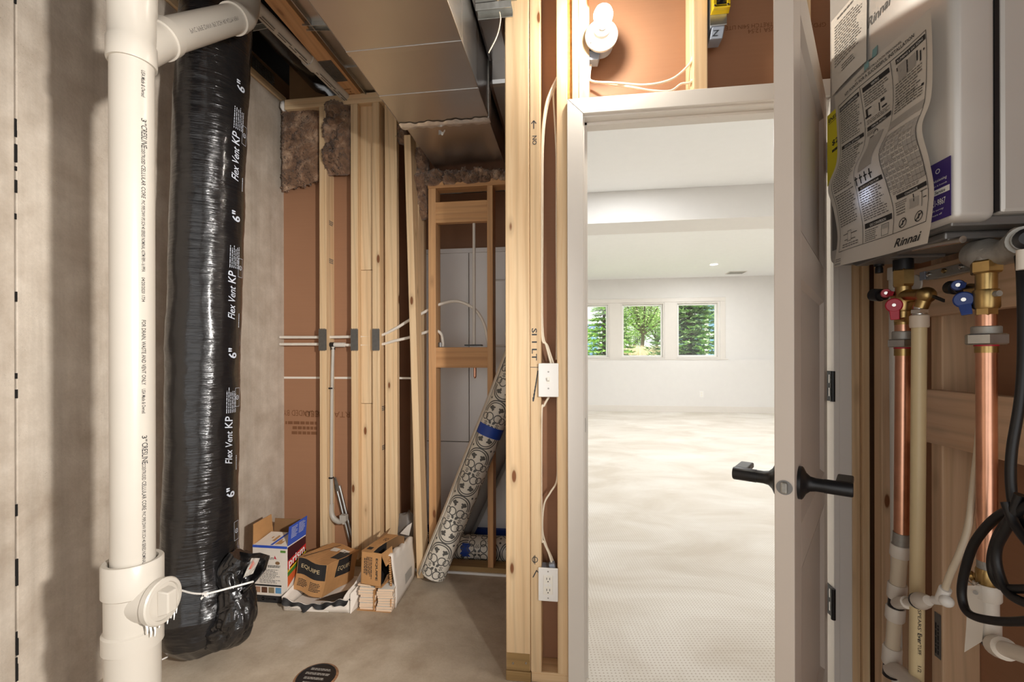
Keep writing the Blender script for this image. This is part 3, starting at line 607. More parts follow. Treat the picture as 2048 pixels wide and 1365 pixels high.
# upper wall with three openings
WIN = []
for a, b in ((1150, 1219), (1241.5, 1329), (1352, 1438)): WIN.append((PY(a, 715, YU).x, PY(b, 715, YU).x))
WIN[0] = (WIN[1][0]-(WIN[2][0]-WIN[1][0]), WIN[0][1])
zt_ = PY(1340, 605, YU).z; zb_ = ZS+.03
m = MB(); xs = [-1.6]+[v for q in WIN for v in q]+[6.2]
for i in range(0, 8, 2): m.box(xs[i], xs[i+1], YU, YU+.25, ZS, ZF)
for a, b in WIN: m.box(a, b, YU, YU+.25, zt_, ZF); m.box(a, b, YU, YU+.25, ZS, zb_)
m.build('upper_wall', WALLP, w)
m = MB(); m.box(-1.6, 6.2, YL-.014, YL-.0005, .012, .145); struct('baseboard_far', m, TRIM, bevel=.003)
x1 = WIN[2][1]; x0 = WIN[0][0]-.1
m = MB(); m.box(x0, x1+.13, YU-.018, YU-.0005, zt_+.004, zt_+.09); tr = struct('trim_2', m, TRIM, bevel=.003, label='white casing around the group of three windows')
m = MB(); m.box(x1+.02, x1+.13, YU-.018, YU-.0005, ZS+.002, zt_+.004); m.build('side_casing', TRIM, tr, .003)
for i in range(2): m = MB(); m.box(WIN[i][1], WIN[i+1][0], YU-.012, YU-.0005, ZS+.002, zt_+.004); m.build('mullion', TRIM, tr, .003)
m = MB(); m.box(x0, x1+.14, YL-.01, YU-.02, ZS+.0005, ZS+.02); m.build('sill', TRIM, tr, .003)
for i, (a, b) in enumerate(WIN):
    m = MB(); y0 = YU+.05
    for q in ((a, a+.03, zb_, zt_), (b-.03, b, zb_, zt_), (a+.03, b-.03, zb_, zb_+.03), (a+.03, b-.03, zt_-.03, zt_)): m.box(q[0], q[1], YU-.005, YU+.12, q[2], q[3])
    f_ = struct('window_%d' % (i+1), m, TRIM, bevel=.003)
    m = MB(); e = .03; g = .04
    for q in ((a+e, a+e+g, zb_+e, zt_-e), (b-e-g, b-e, zb_+e, zt_-e), (a+e+g, b-e-g, zb_+e, zb_+e+g), (a+e+g, b-e-g, zt_-e-g, zt_-e)): m.box(q[0], q[1], y0, y0+.04, q[2], q[3])
    m.build('sash', PLASTIC_W, f_, .004)
    m = MB(); m.box(a+e+g-.005, b-e-g+.005, y0+.015, y0+.021, zb_+e+g-.005, zt_-e-g+.005); m.build('pane', GLASS, f_)
for q, (x, y) in enumerate(DL[:2]):
    m = MB(); m.lathe((x, y, ZF-.001), (0, 0, -1), [(0, .085), (.004, .085), (.006, .075), (.004, .068)], 28, caps=False); o = m.build('ceiling_light', TRIM)
    tag(o, 'round recessed ceiling light nearest the far windows' if q == 0 else 'round recessed ceiling light in the finished ceiling between beam and right wall', 'ceiling light', 'recessed ceiling lights')
    m = MB(); m.lathe((x, y, ZF-.0025), (0, 0, -1), [(0, 0), (0, .068), (.001, .068)], 24, caps=False); m.build('lens', LENS, o)
p = PZ(1472, 545.5, ZF-.001); m = MB(); m.box(p.x-.17, p.x+.17, p.y-.14, p.y+.14, ZF-.008, ZF-.001); o = tag(m.build('ceiling_vent', TRIM, None, .002), 'grey ceiling air vent near the far wall', 'vent')
for k in range(6):
    m = MB(); m.box(p.x-.15, p.x+.15, p.y-.12+k*.042, p.y-.1+k*.042, ZF-.012, ZF-.008); m.build('slat', CAST, o)
p = PY(1403, 789, YL); t = thing('far_outlet', 'small white outlet low on the far finished wall', 'outlet', tuple(p))
m = MB(); m.box(p.x-.04, p.x+.04, YL-.006, YL-.0005, p.z-.065, p.z+.065); m.build('cover_plate', PLASTIC_W, t, .002)
for s in (1, -1): m = MB(); m.box(p.x-.016, p.x+.016, YL-.009, YL-.006, p.z+s*.026-.017, p.z+s*.026+.017); m.build('receptacle', PORC, t, .002)
# ------------------------------------------------------------------ garden beyond the windows
LAWN = plain('lawn', (148, 190, 92), .9, var=.25, scale=3); LEAF1 = plain('leaf_green', (150, 172, 104), .6, var=.35, scale=3); LEAF2 = plain('needle_green', (158, 186, 128), .6, var=.4, scale=4)
LEAF3 = plain('leaf_bright', (168, 202, 112), .6, var=.3, scale=3); BARK = plain('bark', (88, 72, 60), .9, var=.25, scale=12); STRAW = plain('dry_grass', (206, 186, 150), .9, var=.25, scale=6)
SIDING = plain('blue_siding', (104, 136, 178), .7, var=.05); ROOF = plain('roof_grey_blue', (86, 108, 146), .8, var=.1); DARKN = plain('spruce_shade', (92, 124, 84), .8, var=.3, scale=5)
GZ = .98
m = MB(); m.box(-40, 60, YU+.26, 90, GZ-.3, GZ); struct('ground', m, LAWN, label='green lawn outside the windows')
def leafcloud(m, c, r, n, size, rn, ell=(1, 1, 1), mt=0, up=.3):
    for i in range(n):
        while True:
            d = Vector((rn.uniform(-1, 1), rn.uniform(-1, 1), rn.uniform(-1, 1)))
            if d.length < 1: break
        p = c + Vector((d.x*ell[0], d.y*ell[1], d.z*ell[2]))*r
        a = Vector((rn.uniform(-1, 1), rn.uniform(-1, 1), rn.uniform(-.5, .5))).normalized()*size*rn.uniform(.6, 1.3); b = a.cross(Vector((rn.uniform(-1, 1), rn.uniform(-1, 1), 1)).normalized()).normalized()*size*.5
        m.add([p-a*.5, p+b*.5, p+a*.5, p-b*.5], [(0, 1, 2, 3)], mt)
def spruce(px, Y, h, r, label, n, size, mats, seed):
    rn = random.Random(seed); c = PY(px, 700, Y); t = thing('spruce_tree', label, 'tree', (c.x, c.y, GZ))
    m = MB(); m.tube([(c.x, c.y, GZ-.1), (c.x, c.y, GZ+h*.5), (c.x, c.y, GZ+h)], [r*.08, r*.05, .01], 8); m.build('trunk', BARK, t)
    m = MB(); br = MB()
    tiers = int(h/.17)
    for k in range(tiers):
        z = GZ+.12+(h-.15)*k/tiers; rr = r*(1-k/tiers)**.8*rn.uniform(.85, 1.1); nb = max(6, int(15*rr/r)+5)
        for i in range(nb):
            a = 2*math.pi*(i+rn.random())/nb; L = rr*rn.uniform(.75, 1.1); d = Vector((math.cos(a), math.sin(a), 0)); sd = Vector((-d.y, d.x, 0))
            for q in range(n):
                s = (q+rn.random())/n; w = .15*(1-s*.55)
                p = Vector((c.x, c.y, z)) + d*L*s + sd*rn.uniform(-w, w)*r + Vector((0, 0, -.22*L*s+.14*L*s*s*rn.uniform(.6, 1.4)))
                u = (d*rn.uniform(.4, 1)+sd*rn.uniform(-.9, .9)+Vector((0, 0, rn.uniform(-.25, .35)))).normalized()*size*rn.uniform(.7, 1.4); v = u.cross(Vector((rn.uniform(-.4, .4), rn.uniform(-.4, .4), 1))).normalized()*size*.42
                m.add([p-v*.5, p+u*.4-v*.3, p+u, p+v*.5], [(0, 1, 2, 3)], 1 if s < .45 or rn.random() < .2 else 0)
    m.build('needles', mats, t)
spruce(1378, 16, 4.6, 1.5, 'full spruce tree close outside the third window', 46, .2, [LEAF2, DARKN], 1)
spruce(1208, 15, 3.0, .85, 'slender young spruce outside the first window', 30, .17, [LEAF3, DARKN], 2)
spruce(1244, 17.5, 2.1, .62, 'small spruce at the edge of the middle window', 28, .15, [LEAF3, DARKN], 3)
def tree(px, Y, h, label, seed, n, dens, mt, spread=1.0):
    rn = random.Random(seed); c = PY(px, 690, Y); t = thing('shade_tree', label, 'tree', (c.x, c.y, GZ)); tk = MB(); lf = MB()
    b0 = Vector((c.x, c.y, GZ-.1)); k0 = b0+Vector((.1, 0, h*.32)); tk.tube([b0, b0+Vector((.05, 0, h*.18)), k0], [.13, .1, .09], 8)
    for i in range(n):
        a = 2*math.pi*i/n+rn.random(); el = rn.uniform(.5, 1.25); L = h*rn.uniform(.45, .7)
        d = Vector((math.cos(a)*math.cos(el)*spread, math.sin(a)*math.cos(el)*spread, math.sin(el))); e = k0+d*L
        tk.tube([k0-Vector((0, 0, .2)), k0+d*L*.5+Vector((0, 0, -.1)), e], [.06, .04, .01], 6)
        for q in range(5): leafcloud(lf, k0+d*L*rn.uniform(.3, 1.1)+Vector((rn.uniform(-.5, .5), rn.uniform(-.5, .5), rn.uniform(-.4, .4))), h*.14, int(dens*2.1), .15, rn)
    tk.build('trunk', BARK, t); lf.build('foliage', mt, t)
tree(1283, 26, 5.5, 'branching shade tree filling the middle window', 4, 12, 60, LEAF1)
tree(1312, 34, 5.0, 'distant leafy tree right of the branching shade tree', 5, 11, 70, LEAF1)
tree(1262, 40, 3.4, 'far low tree behind the branching shade tree', 6, 9, 50, LEAF1)
m = MB(); rn = random.Random(8); a = PY(1252, 700, 19).x; b = PY(1345, 700, 19).x
for i in range(2600):
    x = rn.uniform(a, b); y = rn.uniform(18.3, 21); h = rn.uniform(.3, .75); dx = rn.uniform(-.25, .25); w = .02
    m.add([(x-w, y, GZ), (x+w, y, GZ), (x+dx, y+rn.uniform(-.1, .1), GZ+h)], [(0, 1, 2)])
tag(m.build('dry_grass', STRAW, kind='stuff'), 'tall straw coloured grass behind the lawn', 'grass')
m = MB(); rn = random.Random(18); leafcloud(m, PY(1190, 690, 16.5)+Vector((0, 0, .1)), .7, 900, .12, rn, (1.4, 1, .8)); tag(m.build('shrub', LEAF3), 'bushy green shrub below the young spruce', 'shrub')
h = thing('neighbour_house', 'blue sided neighbouring house behind the large spruce', 'house', tuple(PY(1430, 700, 30)))
o = PY(1412, 700, 30); hx = o.x; m = MB(); m.box(hx, hx+9, 30, 38, GZ-.1, GZ+3.1)
hw = m.build('house_wall', SIDING, h)
for k in range(20): m = MB(); m.box(hx, hx+3, 29.97, 30.0, GZ+k*.15, GZ+k*.15+.14); m.build('siding_board', SIDING, hw)
m = MB(); m.slab([(hx-.6, 29.5, GZ+3.1), (hx+9, 29.5, GZ+3.1), (hx+9, 34, GZ+6.2), (hx-.6, 34, GZ+6.2)], (0, 0, .15)); m.build('roof', ROOF, h)
m = MB(); m.box(hx-.1, hx+.12, 29.9, 30.05, GZ, GZ+3.1); m.box(hx+.12, hx+3, 29.9, 29.97, GZ+1.5, GZ+1.68); m.box(hx+.6, hx+.75, 29.9, 29.97, GZ, GZ+1.5); m.build('corner_trim', TRIM, h)
h2 = thing('distant_house', 'low blue house far beyond the first window', 'house', tuple(PY(1160, 700, 45))); o = PY(1196, 700, 45).x
m = MB(); m.box(o-12, o, 45, 52, GZ, GZ+2.9); m.build('house_wall', SIDING, h2); m = MB(); m.slab([(o-12, 44.5, GZ+2.9), (o+.5, 44.5, GZ+2.9), (o+.2, 48.5, GZ+3.5), (o-12, 48.5, GZ+3.5)], (0, 0, .2)); m.build('roof', ROOF, h2)
# ------------------------------------------------------------------ sheet metal trunk duct
DX0, DX1, DZ = -.762, -.362, 2.232
t = thing('metal_duct', 'large galvanised sheet metal trunk duct under the ceiling of the alcove', 'duct', ((DX0+DX1)/2, 1.4, DZ))
ys = PZ(890, 246, DZ).y
c1, c2 = PZ(800, 98, DZ).y, PZ(850, 188, DZ).y
def ductsec(x0, x1, y0, y1, z0, z1, nm='duct_section'):
    m = MB(); g = .0012; m.box(x0, x1, y0+g, y1-g, z0, z1)
    e = .01
    for x in (x0, x1): m.box(x-.002 if x == x0 else x-.001, x+.001 if x == x0 else x+.002, y0+g, y1-g, z0-.001, z0+.022)
    return m.build(nm, SHEET, t, .002)
prev = .2
for y in (c1, c2, ys): ductsec(DX0, DX1, prev, y, DZ, 2.655); prev = y
ductsec(DX0+.006, DX1-.006, ys, 2.62, DZ+.012, 2.65)
for y in (c1, c2): m = MB(); m.box(DX0-.002, DX1+.002, y-.012, y+.012, DZ-.0018, DZ+.0005); m.build('drive_cleat', SHEET, t, .0005)
m = MB(); rn = random.Random(4)
def tape(u, v):
    x = DX0-.004+(DX1-DX0+.008)*u; w = .024+.005*math.sin(u*23)+.004*math.sin(u*61)
    return Vector((x, ys+(v-.5)*2*w, DZ-.003-.0025*abs(noise.noise(Vector((u*14, v*3, 2))))-.004*(1-abs(2*v-1))))
m.grid(tape, 60, 6); m.box(DX1-.002, DX1+.004, ys-.022, ys+.022, DZ-.002, 2.6); m.build('foil_tape', FOIL, t)
m = MB(); p = PZ(877, 259, DZ-.006); m.grid(lambda a, b: p+Vector((a*.03, .012*math.sin(a*3), -.004-.022*b*(1-a*.6)+.004*math.sin(9*a))), 6, 4); m.build('tape_flap', FOIL, t)
# smaller branch duct on its right
t2 = thing('branch_duct', 'narrow sheet metal branch duct running right of the trunk duct', 'duct', (-.24, 1.5, 2.42))
m = MB(); m.box(-.357, -.262, .6, 2.0, 2.462, 2.66); m.build('duct_section', SHEET, t2, .012)
m = MB(); m.box(-.262, -.2, 1.05, 2.38, 2.50, 2.66); m.build('duct_section', SHEET, t2, .003)
m = MB(); m.box(-.36, -.2, 1.9, 2.36, 2.36, 2.52); m.build('takeoff', SHEET, t2, .02)
m = MB(); m.box(-.345, -.215, 1.585, 1.63, 2.455, 2.461); m.box(-.345, -.215, 1.583, 1.587, 2.435, 2.461); m.box(-.345, -.215, 1.628, 1.632, 2.435, 2.461)
tag(m.build('hanger_channel', GALV, None, .001), 'short galvanised hanger channel under the narrow branch duct beside the post', 'hanger')
for nm, a, b, z, lb in (('hanger_channel', (488, 46), (546, 33), 2.745, 'galvanised channel reaching from the elbow to the orange truss chord'), ('hanger_channel', (604, 43), (662, 43), 2.70, 'galvanised channel between the orange truss chord and the trunk duct')):
    A, B = PZ(*a, z), PZ(*b, z); d = (B-A); m = MB()
    m.obox(A, d, (0, .035, 0), (0, 0, .003)); m.obox(A, d, (0, .003, 0), (0, 0, -.018)); m.obox(A+Vector((0, .032, 0)), d, (0, .003, 0), (0, 0, -.018)); tag(m.build(nm, GALV), lb, 'hanger')
m = MB(); m.tube([PY(999, 24, 1.60), PY(1001, 40, 1.60), PY(994, 72, 1.60), PY(977, 106, 1.60)], .0022, 6); tag(m.build('hanger_wire', NMB), 'thin white wire hanging beside the narrow branch duct', 'wire')
# overhead pipes
A, B = PZ(500, 2, 2.69), PZ(684, 186, 2.69); d = B-A; m = MB(); m.cyl(A-d*.03, B+d*.1, .03, 24)
t = tag(m.build('overhead_pipe', PVCD), 'grey white plastic pipe running along the orange truss chord', 'pipe')
mid = A+d*.55; m = MB(); m.cyl(mid, mid+d.normalized()*.06, .036, 24); m.build('coupling', PVCD, t)
m = MB(); f = flat(A+Vector((.012, 0, -.0302)), d.normalized(), (-1, 0, 0)); words(m, .05, .9, -.012, .012, 2, f, 0, .5); m.build('print', INKG, t)
def wrinkle(t_, a, q): return 1+.05*noise.noise(Vector((math.cos(a)*1.5, math.sin(a)*1.5, q.z*9+q.y*9)))+.02*noise.noise(Vector((math.cos(a)*6, math.sin(a)*6, q.z*30+q.y*30)))
m = MB(); m.tube([(-1.47, 1.75, 2.93), (-1.455, 1.95, 2.895), (-1.45, 2.3, 2.885), (-1.45, 2.7, 2.885)], [.128, .128, .125, .122], 40, n=14, fn=wrinkle)
t = tag(m.build('overhead_flex_duct', SLEEVE), 'black plastic sleeved flexible duct running overhead beside the truss', 'duct')
# ------------------------------------------------------------------ drain stack
PC = Vector((-1.077, .975, 0)); PR = .0445
def pz(py): return CAMZ-1.11*(py-715)/900
t = thing('drain_stack', 'white plastic drain stack with side branch and cleanout before the concrete wall', 'pipe', (PC.x, PC.y, 0))
v3 = lambda z: Vector((PC.x, PC.y, z))
m = MB(); m.cyl(v3(pz(1165)), v3(2.0), PR, 40); m.build('riser', PVC, t)
zt0 = pz(128)
m = MB(); m.lathe(v3(zt0), (0, 0, 1), [(0, PR+.0005), (0, .0495), (.004, .0505), (.05, .0505), (.054, .048), (.135, .048), (.14, .0505), (3.05-zt0, .0505)], 40)
bd = Vector((-.18, .68, .71)).normalized(); b0 = v3(zt0+.03)
m.lathe(b0, bd, [(0, .046), (.14, .046), (.142, .0505), (.185, .0505), (.187, .046)], 36); m.build('wye_fitting', PVC, t)
A = b0+bd*.18; E = PD(472, 36, (A-CP).dot(Fw)+.36); bd2 = (E-A).normalized()
m = MB(); m.cyl(A-bd2*.02, E, .0445, 32); br = m.build('branch_pipe', PVC, t)
sd = bd2.cross(Vector((0, 0, 1))).normalized(); nn = bd2.cross(sd).normalized()
def bwrap(u, v):   # print on the branch pipe, facing the room
    a = v/.0445-.2; dirv = (sd*math.cos(a)-nn*math.sin(a)*-1); return A+bd2*u+dirv*.0449
m = MB(); text(m, 'PVC PIPE DWV IPS SCH 40 ASTM F891', .06, -.006, .016, bwrap, width=.34); m.build('print', INKG, br)
m = MB(); m.lathe(E-bd2*.03, bd2, [(0, .0455), (0, .0505), (.035, .0505), (.037, .046)], 32)
m.tube([E, E+bd2*.05, E+bd2*.085+Vector((0, 0, .03)), E+bd2*.1+Vector((0, 0, .09)), E+bd2*.1+Vector((0, 0, .2))], .046, 28); m.build('elbow', PVC, t)
# cleanout tee
zc_ = pz(1200)
m = MB(); m.lathe(v3(0), (0, 0, 1), [(0, .0555), (pz(1288), .0555), (pz(1288)+.001, .061), (pz(1255), .061), (pz(1252), .056), (pz(1183), .0565), (pz(1180), .0615), (pz(1120), .0615), (pz(1117), .059), (pz(1117)-.001, .05), (pz(1128), .0455)], 44, caps=False)
pd = Vector((.985, .05, .02)).normalized(); o = v3(zc_)
m.lathe(o, pd, [(.02, .05), (.066, .05)], 36); m.build('cleanout_tee', PVC, t)
m = MB(); m.lathe(o, pd, [(.064, .045), (.066, .054), (.08, .055), (.083, .052), (.084, .044), (.079, .043), (.079, 0)], 40); pl = m.build('cleanout_plug', PVC, t)
sdv = Vector((0, 1, 0)); m = MB(); c = o+pd*.0785
m.hexa([c+sdv*y*(1 if q == 0 else .75)+Vector((0, 0, z*(1 if q == 0 else .8)))+pd*(.026*q) for q in (0, 1) for z in (-.032, .032) for y in (-.017, .017)]); m.build('wrench_lug', PVC, pl, .003)
m = MB(); rn = random.Random(12)
for k in range(9):
    a = -2.3+.22*k; p = o+pd*.07+sdv*math.cos(a)*.052+Vector((0, 0, math.sin(a)*.052)); L = .008+.03*rn.random(); m.tube([p, p+Vector((.003, 0, -L*.5)), p+Vector((.002, 0, -L))], [.003, .002, .0008], 6, n=3)
m.build('glue_drip', PLASTIC_W, t, kind='stuff')
m = MB(); m.cyl(v3(pz(1172)), v3(pz(1160)), .0462, 40); m.build('primer_ring', PURPLE, t)
# lettering along the pipe, turned to the doorway side
def pwrap(u, v): a = math.radians(-20)+v/PR; return Vector((PC.x+math.cos(a)*(PR+.0004), PC.y+math.sin(a)*(PR+.0004), u))
def plab(s, py, py2, size, bold=0):
    z0, z1 = pz(py), pz(py2); m_ = MB(); text(m_, s, 0, 0, size*1.12, lambda u, v: pwrap(z0-u, v), bold=max(bold, .012), width=z0-z1); return m_
m = MB()
for s, a, b, sz, bo in (('USA Made & Owned', 148, 200, .011, 0), ('3"', 243, 255, .014, 0), ('CRESLINE', 256, 300, .016, .012), ('COEXTRUDED', 299, 333, .01, 0), ('CELLULAR CORE', 335, 400, .011, 0), ('PVC PIPE DWV IPS SCH 40 SERIES NOMINAL ASTM F891-16 PPFA', 404, 545, .0095, 0), ('04/20/2020 1734', 556, 604, .009, 0), ('FOR DRAIN, WASTE AND VENT ONLY', 640, 768, .011, 0),
                        ('USA Made & Owned', 776, 824, .01, 0), ('3"', 868, 880, .014, 0), ('CRESLINE', 882, 924, .016, .012), ('COEXTRUDED', 924, 956, .01, 0), ('CELLULAR CORE', 958, 1015, .011, 0), ('PVC PIPE DWV IPS SCH 40 SERIES NOMINAL', 1018, 1120, .0095, 0)):
    q = plab(s, a, b, sz, bo); m.add(q.v, q.f)
m.build('lettering', INK, t)
# ------------------------------------------------------------------ black insulated flexible duct standing on the slab
t = thing('insulated_flex_duct', 'tall black plastic sleeved insulated duct standing behind the white stack', 'duct', (-1.46, 1.61, 0))
def fc(py, px, d): return PD(px, py, d)
path = [fc(1304, 408, 1.76), fc(1272, 406, 1.77), fc(1215, 404, 1.78), fc(1120, 401, 1.79), fc(1000, 404, 1.79), fc(850, 406, 1.79), fc(700, 409, 1.79), fc(480, 415, 1.79), fc(300, 420, 1.79), fc(150, 428, 1.8), fc(40, 434, 1.83), fc(-60, 440, 1.88)]
rad = [.07, .142, .166, .134, .126, .125, .125, .125, .125, .125, .127, .128]
FP = path; m = MB()
def wr(t_, a, q):
    k = 1+.035*noise.noise(Vector((math.cos(a)*1.4, math.sin(a)*1.4, q.z*7)))+.016*noise.noise(Vector((math.cos(a)*5, math.sin(a)*5, q.z*34)))
    if q.z < .5: k += (.5-q.z)*(.3*noise.noise(Vector((math.cos(a)*3.2, math.sin(a)*3.2, q.z*5+3)))-.28*(max(0, .25-abs(noise.noise(Vector((math.cos(a)*2.6+q.z*4, math.sin(a)*2.6, q.z*6)))))))
    return k
m.tube(path, rad, 64, n=22, fn=wr); m.build('sleeve', SLEEVE, t)
# slack end folded up beside it
m = MB(); q0 = fc(1262, 452, 1.72)
m.tube([fc(1262, 425, 1.72), fc(1264, 455, 1.70), fc(1228, 476, 1.70), fc(1180, 474, 1.72), fc(1142, 474, 1.74), fc(1112, 490, 1.75)], [.05, .066, .068, .058, .058, .05], 60, n=22, fn=lambda t_, a, q: 1+.2*noise.noise(Vector((math.cos(a)*2.4, math.sin(a)*2.4, q.z*12)))+.1*noise.noise(Vector((math.cos(a)*6, math.sin(a)*6, q.z*30)))-.9*max(0, .16-abs(noise.noise(Vector((math.cos(a)*2.2+q.z*9, math.sin(a)*2.2, q.z*14+5)))))); m.build('folded_end', SLEEVE, t)
m = MB(); rim = [(464, 1110), (480, 1104), (500, 1108), (520, 1106), (540, 1112), (532, 1140), (516, 1160), (498, 1178), (482, 1190)]
low = [(464, 1150), (470, 1150), (476, 1160), (480, 1170), (484, 1176), (486, 1184), (486, 1192), (484, 1196), (478, 1200)]
def rag(u, v):
    i = min(int(u*8), 7); f_ = u*8-i; a = Vector(rim[i]).lerp(Vector(rim[i+1]), f_); b = Vector(low[i]).lerp(Vector(low[i+1]), f_); c = a.lerp(b, v)
    return PD(c.x, c.y, 1.72+.03*math.sin(u*17)+.02*math.sin(v*9+u*5)-.03*v)
m.grid(rag, 32, 10); m.build('torn_rim', SLEEVE, t)
m = MB(); q4 = [(503, 1117), (520, 1117), (506, 1148), (486, 1157)]
m.grid(lambda u, v: PD(*(Vector(q4[0]).lerp(Vector(q4[1]), u).lerp(Vector(q4[3]).lerp(Vector(q4[2]), u), v)), 1.665+.006*math.sin(u*9+v*7)), 10, 10); fo = m.build('foil_tag', FOIL, t)
m = MB(); fq = lambda u, v: PD(*(Vector(q4[0]).lerp(Vector(q4[1]), u).lerp(Vector(q4[3]).lerp(Vector(q4[2]), u), v)), 1.656)
for i in range(5): poly(m, [(.3+.08*i, .15+.04*i), (.36+.08*i, .12+.04*i), (.3+.05*i, .6), (.24+.05*i, .62)], fq)
m.build('red_print', plain('red_print', (186, 96, 84), .6), fo)
# cable tie
tie = [fc(1178, 352, 1.65), fc(1187, 384, 1.615), fc(1188, 412, 1.60), fc(1184, 432, 1.603), fc(1176, 462, 1.62), fc(1168, 492, 1.64), fc(1164, 506, 1.67)]
m = MB(); m.tube(tie, .0035, 8); z = m.build('cable_tie', PLASTIC_W, t)
m = MB(); p = tie[2]; m.obox(p+Vector((-.008, -.008, -.007)), (.016, 0, 0), (0, .01, 0), (0, 0, .013)); m.obox(p+Vector((-.012, -.008, -.02)), (.012, 0, .014), (0, .003, 0), (-.003, 0, .006)); m.build('tie_head', PLASTIC_W, z)
m = MB(); m.tube([fc(1322, 320, 1.72), fc(1314, 336, 1.72)], .003, 6); m.build('tie_tail', PLASTIC_W, t)
# printing on the sleeve
def axis_at(z):
    P = FP
    for i in range(len(P)-1):
        if P[i].z <= z <= P[i+1].z: f_ = (z-P[i].z)/(P[i+1].z-P[i].z); return P[i].lerp(P[i+1], f_), rad[i]*(1-f_)+rad[i+1]*f_
    return P[-1], rad[-1]
def swrap(ang):
    def fn(u, v):
        c, r = axis_at(u); dv = (CP-c); base = math.atan2(dv.y, dv.x); a = base+ang+v/r
        q = Vector((math.cos(a), math.sin(a), 0))
        return Vector((c.x, c.y, u)) + q*(r*1.0+.006)
    return fn
m = MB(); zz = lambda py: CAMZ-1.7*(py-715)/900
fa = swrap(.72); fb = swrap(1.02); fd = swrap(.92)
for py in (348, 635, 935, 1250):
    z0 = zz(py); text(m, 'Flex Vent', 0, 0, .042, lambda u, v: fa(z0+u, -v+.012), shear=.35, bold=.006, width=.13)
    text(m, 'KP', .14, 0, .046, lambda u, v: fa(z0+u, -v+.012), shear=.15, bold=.008, width=.048)
    if py < 1200:
        for r_ in range(6): words(m, z0+.2, z0+.3, -.002-.008*r_, .0035-.008*r_, 1, lambda u, v: fa(u, -v-.012), 0, .5)
        words(m, z0-.03, z0+.03, .0, .004, 1, lambda u, v: fb(u, -v), 0, .9)
for py in (160, 432, 716, 1005):
    z0 = zz(py); text(m, '6"', 0, 0, .05, lambda u, v: fd(z0+u, -v), bold=.02)
for py in (265, 545, 818, 1100):
    z0 = zz(py); u0, u1, v0, v1 = z0, z0+.075, -.014, .014; w = .0012
    for a, b, c, d_ in ((u0, u1, v0, v0+w), (u0, u1, v1-w, v1), (u0, u0+w, v0, v1), (u1-w, u1, v0, v1)): rect(m, a, b, c, d_, lambda u, v: fb(u, -v), 0, 4, 1)
    ringpoly(m, z0+.037, 0, .007, .009, lambda u, v: fb(u, -v)); text(m, 'UL', z0+.03, -.004, .011, lambda u, v: fb(u, -v))
m.build('lettering', INKW, t)
# ------------------------------------------------------------------ alcove fittings
# fibreglass
def batt(label, fn, nu, nv, nm='fibreglass_batt'):
    m = MB(); m.grid(fn, nu, nv); rn = random.Random(len(label))
    for i in range(nu*nv*2):
        u, v = rn.random(), rn.random(); p = fn(u, v); d = Vector((rn.uniform(-1, 1), rn.uniform(-1.2, 0), rn.uniform(-1, 1))).normalized()*rn.uniform(.006, .02); e = Vector((rn.uniform(-1, 1), 0, rn.uniform(-1, 1)))*.0012
        m.add([p-e, p+e, p+d], [(0, 1, 2)], 0, True)
    o = tag(m.build(nm, FIBRE), label, 'insulation'); s = o.modifiers.new('thick', 'SOLIDIFY'); s.thickness = .012; s.offset = -1; return o
def bfn(px0, px1, pt, pb0, pb1, Y, bulge, amp=.014, sc=9):
    def fn(u, v):
        px = px0+(px1-px0)*u; py = pt+(pb0+(pb1-pb0)*u-pt)*v; p = PY(px, py, Y)
        e = (1-(2*u-1)**6)*(1-(2*v-1)**8); n_ = noise.noise(p*sc)*amp+noise.noise(p*sc*3)*amp*.45
        p.y -= bulge*e+n_*e*1.6; p.x += noise.noise(p*25)*.006; p.z += noise.noise(p*20+Vector((5, 5, 5)))*.008; return p
    return fn
batt('flat brown fibreglass batt high between concrete wall and first stud', bfn(568, 638, 208, 384, 362, YNB-.035, .02, .012), 40, 70)
batt('bulging brown fibreglass batt drooping between the first two studs', bfn(655, 701, 207, 350, 348, YN+.035, .05, .03, 13), 40, 80)
batt('brown fibreglass strip hanging behind the leaning stick', bfn(826, 856, 290, 440, 436, YN+.06, .05, .03, 14), 24, 70)
batt('ragged brown fibreglass tufts lying on the frame under the duct', bfn(850, 1016, 347, 372, 362, YN+.02, .03, .05, 22), 120, 24)
batt('dark brown fibreglass wedge above the gap beside the last upright stud', bfn(793, 812, 255, 285, 290, YN+.07, .02, .02, 14), 14, 14)
m = MB(); p = PY(568, 213, YN+.03); m.ball(p, (.022, .02, .028), 0, 16, 12, lambda d: 1+.3*noise.noise(d*3)); tag(m.build('foam_blob', PLASTIC_W), 'dried white foam blob at the top corner of the concrete wall', 'foam')
# shower unit seen from behind
t = thing('shower_unit', 'white shower wall panels seen through the framing', 'shower', (xN(930), 2.79, .05))
YS = 2.78; z1 = PY(930, 506, YS).z; x0, x1 = PY(851, 700, YS).x, .02; xs_ = PY(938, 700, YS).x; zs_ = PY(920, 884, YS).z
for a, b, c, d in ((x0, xs_-.002, zs_+.002, z1), (xs_+.002, x1, zs_+.002, z1), (x0, xs_-.002, .05, zs_-.002), (xs_+.002, x1, .05, zs_-.002)):
    m = MB(); m.box(a, b, YS, YS+.02, c, d); m.build('wall_panel', SHOWER, t, .002)
m = MB(); m.box(x0, x1, YS-.014, YS, z1-.002, z1+.026); m.build('flange', SHOWER, t, .002)
m = MB(); a_ = PY(988, 600, YS).x; m.box(a_, x1, YS-.03, YS, PY(990, 695, YS).z, PY(990, 560, YS).z); m.build('moulded_shelf', SHOWER, t, .02)
m = MB(); m.box(x0, xs_, YS+.006, YS+.03, .03, .05); m.box(x0, x1, YS-.03, YS-.001, .035, .12); m.build('base_lip', BLUETAPE, t)
